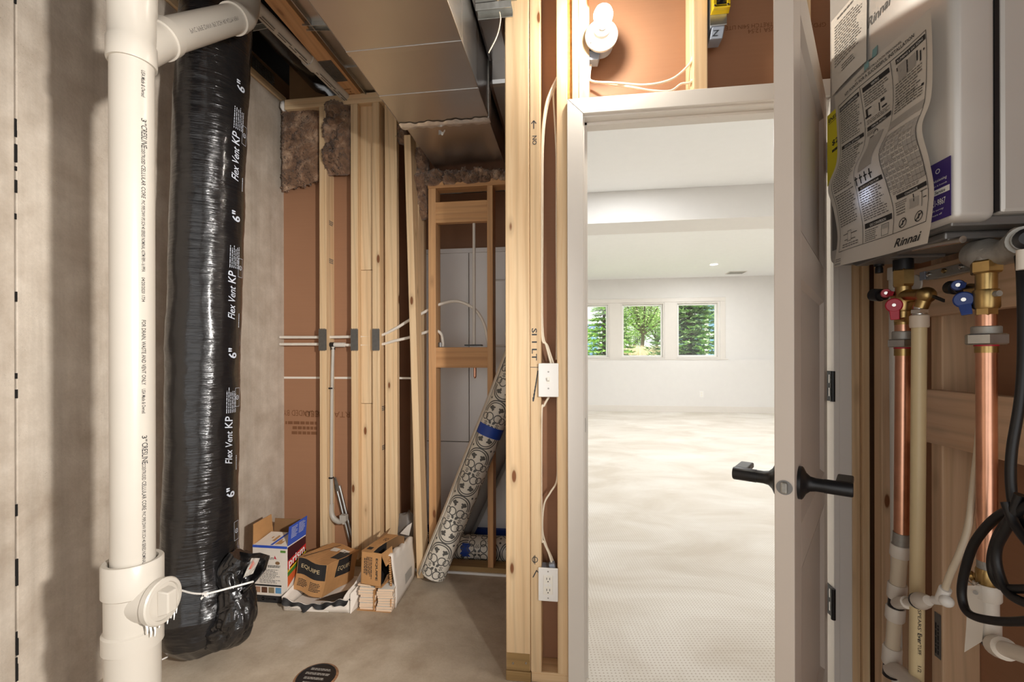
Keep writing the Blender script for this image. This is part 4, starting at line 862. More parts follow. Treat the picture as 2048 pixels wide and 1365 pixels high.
m = MB(); m.box(PY(868, 380, 2.86).x, .02, 2.85, 2.862, z1+.04, 2.6); m.build('backing_panel', KRAFT, wb)
m = MB(); m.box(PY(872, 386, 2.84).x, .02, 2.84, 2.848, PY(930, 386, 2.84).z, PY(930, 381, 2.84).z); m.build('corner_bead', GALV, wb)
# riser, stub and water lines
px_ = PY(948, 560, 2.46); m = MB(); m.cyl(PY(948.5, 692, 2.46), PY(948, 440, 2.46), .0085, 16)
t = tag(m.build('shower_riser', PVCD), 'thin white riser pipe between the two shade-toned blocks of the low frame', 'pipe')
m = MB(); q = PY(948, 691, 2.46); m.box(q.x-.05, q.x+.045, 2.44, 2.49, q.z-.004, q.z+.004); m.build('strap', BLK, t)
m = MB(); a = PY(950, 736, 2.47); b = PY(950, 754, 2.47); m.cyl(a, b, .008, 14); m.lathe(b, (0, 0, -1), [(0, .008), (.008, .004), (.01, 0)], 14); m.build('copper_stub', COPPER, t)
YP = 2.462
m = MB(); m.tube([PY(560, 675, YP), PY(640, 675, YP), PY(700, 674, YP), PY(757, 672, YP), PY(790, 658, YP-.02), PY(820, 640, YP-.02), PY(850, 624, YP), PY(880, 609, YP+.01), PY(915, 603, YP+.01), PY(948, 618, YP+.01), PY(968, 648, YP+.01), PY(977, 690, YP+.02), PY(978, 705, YP+.02)], .0085, 12, n=10)
tag(m.build('water_line', PEX), 'upper white plastic water line crossing the studs and arching over the low frame', 'pipe')
m = MB(); m.tube([PY(560, 689, YP), PY(640, 689, YP), PY(700, 690.5, YP), PY(757, 690, YP), PY(790, 682, YP-.02), PY(820, 675, YP-.02), PY(845, 667, YP), PY(868, 661, YP), PY(882, 668, YP), PY(886, 684, YP), PY(886, 694, YP)], .0085, 12, n=10)
t = tag(m.build('water_line', PEX), 'lower white plastic water line bending down onto the shade-toned block', 'pipe')
p = PY(881, 690, YP); m = MB(); m.cyl(p-Vector((0, 0, .012)), p+Vector((0, 0, .012)), .013, 16); m.build('fitting', HEATD, t)
Yd = 2.452
t = thing('drop_pipe', 'white drop pipe clipped to the first stud, ending in a hooked elbow', 'pipe', tuple(PY(665, 1000, Yd)))
m = MB(); m.tube([PY(666, 694, Yd), PY(664, 780, Yd), PY(663, 900, Yd), PY(663, 1012, Yd)], .0095, 14); m.build('pipe', PVC, t)
m = MB(); a = PY(655, 690, YP); b = PY(690, 690, YP); m.cyl(a, b, .0135, 16); c_ = PY(665, 690, YP); m.build('tee', PVCD, t)
m = MB(); m.cyl(PY(660, 690, YP), PY(669, 690, YP), .0145, 16); m.cyl(c_, PY(666, 700, YP-.008), .013, 14); m.build('tee_body', BLK, t)
for y in (777, 956): m = MB(); p = PY(661, y, Yd); m.box(p.x-.02, p.x+.016, Yd-.013, Yd+.012, p.z-.004, p.z+.004); m.build('clip', BLK, t, .001)
m = MB(); m.tube([PY(663, 1008, Yd), PY(663, 1026, Yd), PY(668, 1038, Yd), PY(678, 1044, Yd), PY(688, 1042, Yd)], [.013, .014, .015, .015, .014], 14); p = PY(686, 1036, Yd); m.box(p.x-.012, p.x+.026, Yd-.018, Yd+.012, p.z-.015, p.z+.018); m.box(p.x+.002, p.x+.016, Yd-.014, Yd, p.z-.034, p.z-.015); m.build('elbow', PVC, t)
t = thing('slide_bracket', 'pair of bright steel rods with a perforated end plate leaning behind the drop pipe', 'bracket', tuple(PY(700, 1080, 2.47)))
for dx in (0, 7): m = MB(); m.cyl(PY(672+dx, 972, 2.485), PY(700+dx, 1085, 2.485), .0075, 14); m.build('rod', GALV, t)
m = MB(); a, b = PY(667, 956, 2.475), PY(679, 982, 2.475); m.slab([(a.x, 2.475, a.z), (a.x+.014, 2.475, a.z+.003), (b.x+.004, 2.475, b.z), (b.x-.02, 2.475, b.z-.006)], (0, .004, 0))
for i in range(3): m.lathe((a.x+.009+.003*i, 2.4745, a.z-.014-.018*i), (0, 1, 0), [(0, .003), (.0005, .003)], 8)
m.build('end_plate', GALV, t)
# loose stick leaning on the wall
F0, F1 = PY(833.5, 1128, 2.33), PY(807.5, 270, 2.33); m = MB(); w = .0375
m.hexa([F0+Vector((0, 0, -F0.z+.001)), F0+Vector((w, 0, -F0.z+.001)), F0+Vector((0, .089, -F0.z+.001)), F0+Vector((w, .089, -F0.z+.001)), F1, F1+Vector((w, 0, 0)), F1+Vector((0, .089, 0)), F1+Vector((w, .089, 0))])
tag(m.build('loose_stud', WZ, None, .003), 'loose pine stud leaning upright in front of the end studs', 'stud')
# ------------------------------------------------------------------ rolls of patterned vinyl
def vroll(nm, label, A, B, L, r, off, rows=(-1, 0, 1), grp='rolls of patterned vinyl'):
    ax = (B-A).normalized(); t = thing(nm, label, 'vinyl roll', tuple(A), grp); m = MB()
    m.lathe(A, ax, [(0, r-.014), (0, r), (L, r), (L, r-.014), (L-.02, r-.014)], 56, 0, True, False); m.lathe(A, ax, [(0, r-.014), (.03, r-.016)], 40, 1, True, False); m.build('roll', [VINYL, VINYLB], t)
    e = Vector((0, -1, 0)); e = (e-ax*e.dot(ax)).normalized(); g = ax.cross(e)
    def fn(s, l): a = l/r; return A+ax*s+(e*math.cos(a)+g*math.sin(a))*(r+.0006)
    m = MB(); P, W = .262, 2*math.pi*r/3; F = lambda cs, cl: (lambda u, v: fn(min(max(cs+u, .002), L-.002), cl+v))
    n = int(L/P)+2
    for row in rows:
        for k in range(-1, n):
            f = F(off+k*P, row*W)
            if off+k*P < -.1 or off+k*P > L+.1: continue
            k_ = W/.14
            for s in (1, -1):
                for r0, r1 in ((.0595, .066), (.049, .0545)): ringpoly(m, s*.066, 0, r0, r1, f, 0, -100 if s > 0 else 80, 100 if s > 0 else 280, 26, 1, k_)
                for q in (1, -1):
                    cu, cv = s*.082, q*.024*k_; C_ = lambda pts: poly(m, [(cu+s*a, cv+q*b*k_) for a, b in pts], f)
                    C_([(-.016, -.004), (-.008, .002), (.0, .001), (.002, -.007), (-.004, -.012)]); C_([(0, .001), (.012, -.006), (.016, .002), (.014, .010), (.006, .012), (-.004, .010), (-.006, .004)]); C_([(-.008, .002), (-.006, .006), (-.002, .016), (.006, .018), (.008, .012), (0, .001)]); C_([(0, .001), (.002, -.009), (.008, -.015), (.014, -.012), (.012, -.006)])
                    ringpoly(m, s*.038, q*.023*k_, .0175, .0228, f, 0, 0, 360, 22, 1, k_); ringpoly(m, s*.033, q*.05*k_, .0135, .0185, f, 0, 0, 360, 18, 1, k_)
                    poly(m, [(s*.003, q*.003), (s*.016, q*.004), (s*.022, q*.014*k_), (s*.014, q*.02*k_), (s*.004, q*.013)], f)
                    poly(m, [(s*.004, q*.022*k_), (s*.012, q*.03*k_), (s*.006, q*.045*k_), (0, q*.034*k_)], f)
                    poly(m, [(s*.131-.008, q*.056*k_), (s*.131, q*.049*k_), (s*.131+.008, q*.056*k_), (s*.131, q*.063*k_)], f)
            for a in (.7, 2.27): d_ = (math.cos(a), math.sin(a)); poly(m, [(d_[0]*.03-d_[1]*.001, d_[1]*.03*k_+d_[0]*.001), (d_[0]*.03+d_[1]*.001, d_[1]*.03*k_-d_[0]*.001), (-d_[0]*.03+d_[1]*.001, -d_[1]*.03*k_-d_[0]*.001), (-d_[0]*.03-d_[1]*.001, -d_[1]*.03*k_+d_[0]*.001)], f)
    m.build('printed_pattern', MOTIF, t); return t, fn, ax
A = PY(867, 1149, 2.298); B = PY(1010, 786, 2.343); A.z = max(A.z, .03); ax = (B-A).normalized()
t, fn, ax = vroll('vinyl_roll', 'tall cream and charcoal patterned vinyl roll leaning in the alcove with a blue tape band', A, B, 1.72, .066, .07)
s_ = ((PY(978, 860, 2.33)-A).dot(ax)); m = MB()
m.lathe(A+ax*(s_-.028), ax, [(0, .0672), (.056, .0672)], 48, caps=False); m.build('tape_band', BLUETAPE, t)
m = MB(); m.grid(lambda u, v: A+ax*(.0+1.72*v)+Vector((-.067-.018*u, -.03+.035*u, .004*math.sin(v*20))), 4, 30); o = m.build('loose_edge', VINYL, t); o.modifiers.new('t', 'SOLIDIFY').thickness = .003
A = PX(750, 1093, -1.03); yc_ = 2.587; z_ = .073
t, fn, ax = vroll('vinyl_roll', 'patterned vinyl roll lying on the floor behind the low frame', Vector((-1.06, yc_, z_)), Vector((0, yc_, z_)), 1.06, .072, (PY(955, 1090, 2.53).x+1.06) % .262)
m = MB(); m.grid(lambda u, v: fn(PY(923, 1100, 2.53).x+1.06+.05*u+.006*math.sin(v*14), -.05+.075*v), 4, 10); m.build('tape_scrap', BLUETAPE, t)
A = PY(912, 1105, 2.712); B = PY(1012, 880, 2.712); A.z = max(A.z, .03); ax = (B-A).normalized(); m = MB()
m.lathe(A, ax, [(0, .04), (0, .05), (1.1, .05), (1.1, .04)], 40, caps=False); m.grid(lambda u, v: A+ax*(1.1*v)+Vector((.052+.03*u, -.02*u, 0)), 2, 8)
tag(m.build('grey_vinyl_roll', VINYLB), 'grey backed vinyl roll leaning behind the low frame right of the patterned one', 'vinyl roll')
# ------------------------------------------------------------------ boxes on the slab
def card(m, pts, n, th=.003, mt=0): return m.slab(pts, Vector(n).normalized()*th, mt)
# grout carton
x0, x1, y0, y1, H = -1.553, -1.369, 2.008, 2.158, .277
t = thing('grout_carton', 'open white grout carton with a blue and rainbow side panel', 'carton', ((x0+x1)/2, y0, 0))
m = MB(); m.box(x0, x1, y0, y0+.003, .001, H); fp = m.build('front_panel', CARDW, t, .0008)
m = MB(); m.box(x1-.003, x1, y0+.003, y1, .001, H); sp = m.build('side_panel', CARDW, t, .0008)
m = MB(); m.box(x0, x0+.003, y0+.003, y1, .001, H); m.build('side_panel', CARDW, t, .0008)
m = MB(); m.box(x0+.003, x1-.003, y1-.003, y1, .001, H+.0); m.build('back_panel', CARDI, t, .0008)
m = MB(); m.box(x0+.003, x1-.003, y0+.003, y1-.003, .001, .005); m.build('bottom', CARDI, t)
m = MB(); m.slab([(x1-.002, y0+.004, H), (x1-.002, y1, H), (x1+.006, y1, H+.098), (x1+.006, y0+.004, H+.094)], (.003, 0, 0)); bf = m.build('side_flap', BLUETAPE, t)
bf.data.materials[0] = plain('carton_blue', (52, 84, 182), .5, var=.04)
m = MB(); m.slab([(x0, y0+.002, H), (x0, y1, H), (x0-.004, y1-.01, H+.1), (x0-.006, y0+.012, H+.095)], (.003, 0, 0)); m.build('side_flap', CARD, t)
m = MB(); m.slab([(x0+.004, y1, H), (x1-.004, y1, H), (x1-.004, y1+.012, H+.072), (x0+.004, y1+.012, H+.072)], (0, .003, 0)); m.build('back_flap', CARDI, t)
m = MB(); m.slab([(x0+.004, y0+.004, H-.004), (x1-.005, y0+.004, H-.004), (x1-.005, y0+.11, H+.02), (x0+.02, y0+.11, H+.02)], (0, 0, .003)); ff = m.build('inner_flap', CARDW, t)
f = lambda u, v: Vector((x0+.01+(x1-x0-.02)*u, y0+.006+.1*v, H+.0005+.024*v)); m = MB(); poly(m, [(.48, 0), (.56, 0), (.72, 1), (.64, 1)], f); m.build('blue_stripe', bf.data.materials[0], ff)
m = MB(); poly(m, [(.6, .05), (.8, .1), (.82, .4), (.74, .3), (.7, .5), (.64, .35)], f); poly(m, [(.4, .3), (.5, .3), (.53, .7), (.46, .75)], f); poly(m, [(.3, .5), (.35, .5), (.36, .65), (.31, .62)], f); m.build('torn_patch', CARD, ff)
f = lambda u, v: Vector((x0+(x1-x0)*u, y0-.0006, H*v)); CB = bf.data.materials[0]
m = MB(); rect(m, 0, 1, .955, 1, f); m.build('blue_edge', CB, fp)
m = MB(); rect(m, 0, 1, 0, .125, f); rect(m, 0, .83, .285, .315, f); m.build('dark_band', INK, fp)
m = MB(); text(m, 'CUSTOM', .37, .05, .045, lambda u, v: f(u, v), bold=.012, width=.3); ringpoly(m, .3, .066, .016, .03, f, 0, 0, 360, 16, 1.3, 1); m.build('white_print', INKW, fp)
m = MB(); text(m, 'prism', .34, .755, .085, f, width=.27); words(m, .44, .8, .61, .655, 2, f, 0, .6, short=.1); words(m, .2, .8, .33, .58, 11, f, 0, .35, short=.5); m.build('dark_print', INK, fp)
m = MB(); rect(m, .8, .95, .885, .925, f); m.build('green_label', plain('green_label', (92, 140, 58), .5), fp)
m = MB(); poly(m, [(.62, .775), (.69, .765), (.64, .83)], f); m.build('red_mark', RED, fp)
g_ = lambda u, v: f(u, v)-Vector((0, .0004, 0))
m = MB(); rect(m, 0, .86, .15, .285, lambda u, v: f(u, v)+Vector((0, .0002, 0))); pb_ = m.build('picture_strip', CARDW, fp)
for i, c in enumerate(((168, 128, 100), (96, 62, 44), (138, 122, 92), (96, 150, 190))):
    m = MB(); a = .06+i*.2; rect(m, a, a+.165, .17, .27, g_); q = m.build('picture', plain('swatch', c, .5, var=.15, scale=60), fp)
m = MB(); ringpoly(m, .72, .7, 0, .03, g_, 0, 0, 360, 16, 2.2, 1); m.build('handhold', CARDI, fp)
f = lambda u, v: Vector((x1+.0007, y0+(y1-y0)*u, H*v))
bands = [((62, 20, 30), [(0, .98), (1, .98), (1, .84), (0, .74)]), ((196, 44, 44), [(0, .74), (1, .84), (1, .70), (0, .58)]), ((226, 178, 44), [(0, .60), (1, .74), (1, .68), (0, .54)]), ((64, 120, 50), [(0, .54), (1, .68), (1, .60), (0, .47)]), ((206, 96, 50), [(0, .47), (1, .60), (.55, .44), (0, .28)])]
for c, pts in bands: m = MB(); poly(m, pts, f); m.build('colour_band', plain('print_colour', c, .45), sp)
f2 = lambda u, v: f(u, v)+Vector((.0005, 0, 0)); m = MB(); text(m, 'prism', .06, .62, .2, lambda u, v: f2(u, v+.1*u), bold=.02, width=.86); m.build('white_print', PLASTIC_W, sp)
f3 = lambda u, v: Vector((x1+.0015+.008*v+.003, y0+.006+(y1-y0-.012)*u, H+.095*v)); m = MB(); words(m, .08, .45, .3, .9, 8, f3, 0, .4); words(m, .52, .92, .35, .92, 8, f3, 0, .4); m.build('white_print', INKW, bf)
# tilted carton resting in a torn white tray
import mathutils
tr = thing('torn_tray', 'torn white cardboard tray holding the tilted carton', 'tray', (-1.2, 1.97, 0))
bl, br_ = Vector((-1.352, 1.951, .001)), Vector((-1.036, 1.973, .001)); dd = Vector((.03, .34, 0))
m = MB(); n_ = 26
def fr(u, v):   # torn front wall, sagging in the middle
    h = .062-.028*math.sin(math.pi*min(1, u*1.15))+.004*math.sin(u*31); p = bl.lerp(br_, u); return p+Vector((0, -.004*math.sin(u*9)*v, h*v))
m.grid(fr, n_, 3); o = m.build('front_wall', CARDW, tr); o.modifiers.new('t', 'SOLIDIFY').thickness = .004
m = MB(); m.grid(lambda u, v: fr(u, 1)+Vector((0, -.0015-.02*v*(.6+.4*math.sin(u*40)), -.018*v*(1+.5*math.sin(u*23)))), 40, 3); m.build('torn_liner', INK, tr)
m = MB(); f = lambda u, v: fr(u, v)+Vector((0, -.005, 0)); words(m, .04, .3, .15, .4, 2, f, 0, .5); m.build('print', INKL, tr)
m = MB(); m.slab([bl, br_, br_+dd, bl+dd], (0, 0, .004)); m.build('bottom', CARDW, tr)
m = MB(); m.grid(lambda u, v: bl+Vector((-.002, .01, 0))+dd*u+Vector((-.01*v, 0, (.058+.08*u)*v)), 8, 3); o = m.build('side_wall', CARDW, tr); o.modifiers.new('t', 'SOLIDIFY').thickness = .004
def rs(u, v):
    top = .055+.165*u+.006*math.sin(u*17); return br_+Vector((.002, 0, 0))+dd*u+Vector((-.035*v*(1-u)-.0*u, 0, top*v))
m = MB(); m.grid(rs, 16, 6); o = m.build('side_wall', CARDW, tr); o.modifiers.new('t', 'SOLIDIFY').thickness = .004
m = MB(); m.slab([rs(0, .0)+Vector((.006, -.004, 0)), rs(.3, 0)+Vector((.008, 0, 0)), rs(.36, .95)+Vector((.03, 0, 0)), rs(.1, .9)+Vector((.012, 0, 0))], (.003, 0, 0)); m.build('torn_flap', CARDW, tr)
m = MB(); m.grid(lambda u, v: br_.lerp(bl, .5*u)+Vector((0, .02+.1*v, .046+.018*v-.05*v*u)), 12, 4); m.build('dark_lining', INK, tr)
m = MB(); f = lambda u, v: rs(u, v)+Vector((-.0055, 0, 0)); words(m, .25, .7, .45, .62, 2, f, 0, .4); m.build('print', INKL, tr)
def rotm(a, b, c): return Matrix.Rotation(a, 3, 'Z') @ Matrix.Rotation(b, 3, 'X') @ Matrix.Rotation(c, 3, 'Y')
def carton(nm, label, o, M, w, d, h):
    P = lambda u, v, q: Vector(o)+M @ Vector((u*w, v*d, q*h)); t = thing(nm, label, 'carton', tuple(o)); return t, P
o1 = Vector((-1.362, 2.0355, .0575)); M1 = rotm(-.1, -.1181, .1522); t, P = carton('tile_carton', 'brown tile carton with a black printed end tilted in the torn tray', o1, M1, .165, .266, .1545)
m = MB()
def cw(u, v, q):   # slightly crushed carton
    p = P(u, v, q); return p+Vector((.004*math.sin(v*9+q*4), .003*math.sin(u*8), .004*math.sin(u*7+v*5)))*1.0
for F_ in (lambda a, b: cw(a, 0, b), lambda a, b: cw(1, a, b), lambda a, b: cw(a, b, 1), lambda a, b: cw(0, 1-a, b), lambda a, b: cw(1-a, 1, b), lambda a, b: cw(a, 1-b, 0)): m.grid(F_, 10, 10, 0, False)
m.build('body', CARD, t)
fF = lambda u, v: cw(u, -.004, v); fR = lambda u, v: cw(1.006, u, v); fT = lambda u, v: cw(u, v, 1.006)
m = MB(); rect(m, .02, .98, .5, .99, fF, 0, 8, 4); rect(m, .32, .78, .42, .99, fR, 0, 6, 4); rect(m, .72, .995, .3, .74, fT, 0, 4, 4); m.build('black_panel', INK, t)
m = MB(); fF2 = lambda u, v: cw(u, -.007, v); text(m, 'EQUIPE', .14, .70, .17, fF2, width=.64, bold=.006); fR2 = lambda u, v: cw(1.01, u, v); text(m, 'EQUIPE', .36, .62, .2, fR2, width=.38); m.build('pale_print', plain('pale_gold', (202, 180, 140), .6), t)
m = MB(); words(m, .1, .45, .12, .36, 5, fF, 0, .5); words(m, .52, .9, .12, .4, 6, fF, 0, .5); m.build('print', INK, t)
m = MB(); rect(m, .35, .62, .62, .78, fT, 0, 4, 2); rect(m, .66, .9, .66, .82, fT, 0, 4, 2); lb_ = m.build('paper_label', PAPER, t)
m = MB(); poly(m, [(.1, .05), (.14, .04), (.42, .93), (.4, .95)], fT); m.build('flap_gap', INK, t)
# tiles: two short stacks
tp = bpy.data.meshes.new('tile'); rn = random.Random(2)
m = MB(); m.box(-.5, .5, -.5, .5, 0, 1); base_ = m.build('floor_tile', TILEM, None, .0); base_.data.materials.append(GLAZE); base_.data.polygons[1].material_index = 1
TW, TD, TT = .075, .15, .0092; first = True
for col in range(2):
    for k in range(9 if col == 0 else 9):
        o = base_ if first else base_.copy(); first = False
        if o is not base_: COL.objects.link(o)
        cx = -.967 if col == 0 else -.885; o.location = (cx+rn.uniform(-.004, .004)+(.004 if col else 0), 2.003+TD/2+rn.uniform(-.004, .004), .0035+TT*1.27*k); o.scale = (TW, TD, TT); o.rotation_euler = (0, 0, rn.uniform(-.05, .05)+.08)
        wh = ['bottom', 'second from bottom', 'third from bottom', 'fourth from bottom', 'middle', 'fourth from top', 'third from top', 'second from top', 'top'][k]
        tag(o, '%s cream tile in the %s short stack under the open brown carton' % (wh, ['tray side', 'white board side'][col]), 'tile', 'cream tiles in two short stacks'); WL[o.name] = o.location.copy()
m = MB(); m.box(-1.01, -.845, 1.999, 2.17, .0005, .003); m.box(-.928, -.925, 1.998, 2.17, .003, .1); m.box(-.847, -.844, 2.003, 2.17, .003, .06); tag(m.build('tile_sleeve', CARD), 'thin brown card sleeve under and between the cream tile stacks', 'card')
m = MB(); m.obox((-1.012, 2.012, .1102), (.065, -.006, .001), (.012, .09, 0), (0, 0, .008)); tag(m.build('loose_tile', [TILEM], None, .001), 'single cream tile laid askew on the tray side stack', 'tile', 'cream tiles in two short stacks')
# open carton on the tiles
o2 = Vector((-.9975, 2.013, .1195)); M2 = rotm(-.14, .0, .03); t, P = carton('tile_carton', 'open brown tile carton standing on the cream tile stacks', o2, M2, .106, .215, .157)
def wall_(nm, pts, n, mt=CARD):
    m = MB(); m.slab([P(*q) for q in pts], (M2 @ Vector(n))*.003); return m.build(nm, mt, t)
fp = wall_('end_panel', [(0, 0, 0), (1, 0, 0), (1, 0, 1), (0, 0, 1)], (0, 1, 0)); wall_('end_panel', [(0, 1, 0), (1, 1, 0), (1, 1, 1), (0, 1, 1)], (0, -1, 0), CARDI)
wall_('side_panel', [(0, 0, 0), (0, 1, 0), (0, 1, 1), (0, 0, 1)], (1, 0, 0)); wall_('bottom', [(0, 0, 0), (1, 0, 0), (1, 1, 0), (0, 1, 0)], (0, 0, 1), CARDI)
tp_ = wall_('top_panel', [(0, 0, 1), (.56, 0, 1.005), (.5, .3, 1.01), (.56, .62, 1.02), (.66, 1, 1.01), (0, 1, 1.0)], (0, 0, -1))
wall_('side_flap', [(1, .0, .99), (1.03, .42, 1.0), (1.2, .34, .66), (1.14, .1, .58)], (-1, 0, 0)); wall_('side_flap', [(1, .1, 0), (1, .85, .0), (1.12, .85, .28), (1.1, .2, .26)], (-1, 0, 0), CARDI)
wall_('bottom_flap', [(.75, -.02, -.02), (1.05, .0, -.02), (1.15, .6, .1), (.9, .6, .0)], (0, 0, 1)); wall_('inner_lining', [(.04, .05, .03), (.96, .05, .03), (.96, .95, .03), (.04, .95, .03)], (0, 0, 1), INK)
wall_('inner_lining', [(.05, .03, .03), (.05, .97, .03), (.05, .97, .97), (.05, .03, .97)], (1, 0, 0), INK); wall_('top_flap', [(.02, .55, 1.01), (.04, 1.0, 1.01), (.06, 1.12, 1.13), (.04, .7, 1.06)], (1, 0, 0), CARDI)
fE = lambda u, v: P(u, -.003, v); m = MB()
text(m, 'EQUIPE', 0, 0, .14, lambda u, v: fE(.74+v, .84-u), bold=.03, width=.66); words(m, .15, .85, .32, .62, 4, lambda u, v: fE(1-v-.1, 1-u), 0, .5); words(m, .2, .8, .66, .8, 2, lambda u, v: fE(1-v-.05, 1-u), 0, .6); m.build('print', INK, fp)
fT = lambda u, v: P(u, v, 1.012); m = MB(); rect(m, .12, .36, .1, .22, fT); text(m, 'EQ', .3, .62, .2, fT, width=.2); m.build('print', INK, tp_)
# white board standing beside
t = thing('white_board', 'torn white corrugated board standing on edge right of the tile stacks', 'cardboard', (-.85, 2.04, 0))
def wbp(u, v): return Vector((-.842-.008*u+.006*math.sin(v*5)-.012*(1-u)*(v-.5), 2.04+.29*u, .001+(.244-.02*u+.005*math.sin(u*23))*v))
m = MB(); m.grid(wbp, 14, 8); o = m.build('sheet', CARDW, t); o.modifiers.new('t', 'SOLIDIFY').thickness = .005
m = MB(); m.grid(lambda u, v: wbp(u, 1)+Vector((-.045*v*(1-.45*u), .012*v, .008*math.sin(v*2.6)-.012*v)), 14, 4); o = m.build('folded_top', CARDW, t); o.modifiers.new('t', 'SOLIDIFY').thickness = .004
m = MB()
for k in range(22): z = .006+.0105*k; m.box(-.862-.012*(z/.24-.5)*1, -.853-.012*(z/.24-.5), 2.034-.003*rn.random(), 2.041, z, z+.006)
m.build('torn_edge', CARD, t)
m = MB(); f = lambda u, v: wbp(u, v)+Vector((.0012, 0, 0)); rect(m, .45, .8, .2, .42, f); m.build('grey_smudge', INKL, t)
# crumpled clear bag beyond
m = MB(); c = PY(815, 1060, 2.5); m.ball(c, (.075, .05, .1), 0, 20, 14, lambda d: 1+.35*noise.noise(d*3.1)); BAG = plain('clear_bag', (200, 190, 180), .25, **{'Transmission Weight': .7}); tag(m.build('plastic_bag', BAG), 'crumpled clear plastic bag stuffed behind the leaning stick', 'bag')
m = MB(); m.slab([PY(800, 1068, 2.4), PY(818, 1072, 2.4), PY(824, 1046, 2.4), PY(815, 1052, 2.4)], (0, .003, 0)); tag(m.build('card_scrap', CARDW), 'small white card scrap sticking up before the plastic bag', 'cardboard')
# floor drain
p = PZ(632, 1356, 0); r = abs(PZ(670, 1356, 0).x-p.x)*1.0
t = thing('floor_drain', 'round black floor drain cover set in the concrete floor', 'drain', (p.x, p.y, 0))
m = MB(); m.lathe((p.x, p.y, 0), (0, 0, 1), [(0, r*1.13), (.0015, r*1.1), (.002, r*1.0)], 48, caps=False); m.build('rust_rim', plain('rusty_rim', (150, 110, 80), .8, var=.35, scale=60), t)
m = MB(); m.lathe((p.x, p.y, 0), (0, 0, 1), [(.0, r), (.004, r), (.005, r*.95), (.0035, r*.92), (.0035, 0)], 48, caps=False); lid = m.build('lid', BLK, t)
m = MB(); f = flat((p.x, p.y, .0042), (1, 0, 0), (0, 1, 0)); rn = random.Random(6)
for k in range(4):
    w = r*.7*(1-.16*abs(k-1)); words(m, -w, w, r*(.42-.34*k), r*(.6-.34*k), 2, f, 0, .6, rn, .1)
m.build('raised_text', INKL, lid)
# ------------------------------------------------------------------ tankless water heater on the right wall
XH = .72; YHn, YHf = PX(1906, 600, XH).y, PX(1656.5, 500, XH).y; ZHb = 1.45
t = thing('water_heater', 'grey tankless water heater hung on the right wall', 'water heater', (.83, (YHn+YHf)/2, ZHb))
m = MB(); m.box(XH, .797, YHn, YHf, ZHb, 2.24); fcv = m.build('front_cover', HEAT, t); b = fcv.modifiers.new('edge', 'BEVEL'); b.width = .016; b.segments = 4; fcv.data.polygons.foreach_set('use_smooth', [True]*len(fcv.data.polygons))
m = MB(); m.box(.803, .955, YHn+.003, YHf-.003, ZHb+.012, 2.23); o = m.build('rear_case', HEAT, t, .008)
m = MB(); m.box(.796, .804, YHn+.006, YHf-.006, ZHb+.016, 2.225); m.build('gasket_and_gap', BLK, t)  # black filler painting the dark gap between cover and rear case
m = MB(); m.box(XH+.012, .94, YHn+.02, YHf-.02, ZHb-.006, ZHb+.012); m.build('bottom_plate', HEATD, t, .003)
m = MB(); a = PX(1785, 505, .80).y; m.box(.765, .9, a-.03, a+.05, ZHb-.018, ZHb-.006); m.box(.75, .93, YHn+.06, YHn+.2, ZHb-.022, ZHb-.006); m.build('bottom_bracket', HEATD, t, .004)
q0, q1 = PX(1702, 536, .75), PX(1812, 505, .75); m = MB(); m.slab([(.745, q0.y, ZHb-.004), (.745, q1.y, ZHb-.004), (.745, q1.y, ZHb-.016), (.745, q0.y-.03, ZHb-.02)], (.03, 0, 0)); m.build('lower_rail', HEATD, t, .002)
p = PX(1758, 536, .80); m = MB(); m.lathe((p.x, p.y, ZHb-.006), (0, 0, -1), [(0, .011), (.016, .011), (.016, .007), (.022, .009), (.034, .009), (.034, .006)], 14); m.build('drain_cap', BLK, t)
p = PX(1990, 505, .83); m = MB()
m.tube([p+Vector((0, .05, .01)), p+Vector((0, .02, .0)), p+Vector((0, -.02, -.004)), p+Vector((0, -.06, .008))], [.026, .032, .022, .03], 20); m.lathe(p+Vector((0, -.055, .006)), (-.5, -.8, 0), [(-.02, .026), (.022, .026), (.022, .02), (.03, .02)], 20); m.build('gas_valve', CAST, t)
m = MB(); m.lathe(p+Vector((-.012, -.076, .006)), (-.5, -.8, 0), [(.0, .019), (.012, .019), (.016, .012)], 18); m.build('valve_plug', BLK, t)
m = MB(); m.cyl((.76, YHn+.03, ZHb-.03), (.76, YHn+.16, ZHb-.016), .007, 10); m.build('condensate_tube', CHROME, t)
m = MB(); m.tube([(.88, YHn-.02, ZHb-.002), (.87, YHn+.03, ZHb-.02), (.875, YHn+.05, ZHb-.07)], .011, 10); m.build('cable_gland', BLK, t)
fH = lambda u, v: Vector((XH-.0006, u, v))
a, b2 = PX(1736, 58, XH), PX(1782, 8, XH)
def logo(m, s, A, B, h, X, mt=0, shear=0):
    L = abs(A.y-B.y); text(m, s, 0, 0, h, lambda u, v: Vector((X, A.y-u, A.z+v)), mt, shear, .012, width=L)
m = MB(); logo(m, 'Rinnai', a, b2, .034, XH-.0008, 0, .2); lg = m.build('logo', INKG, t)
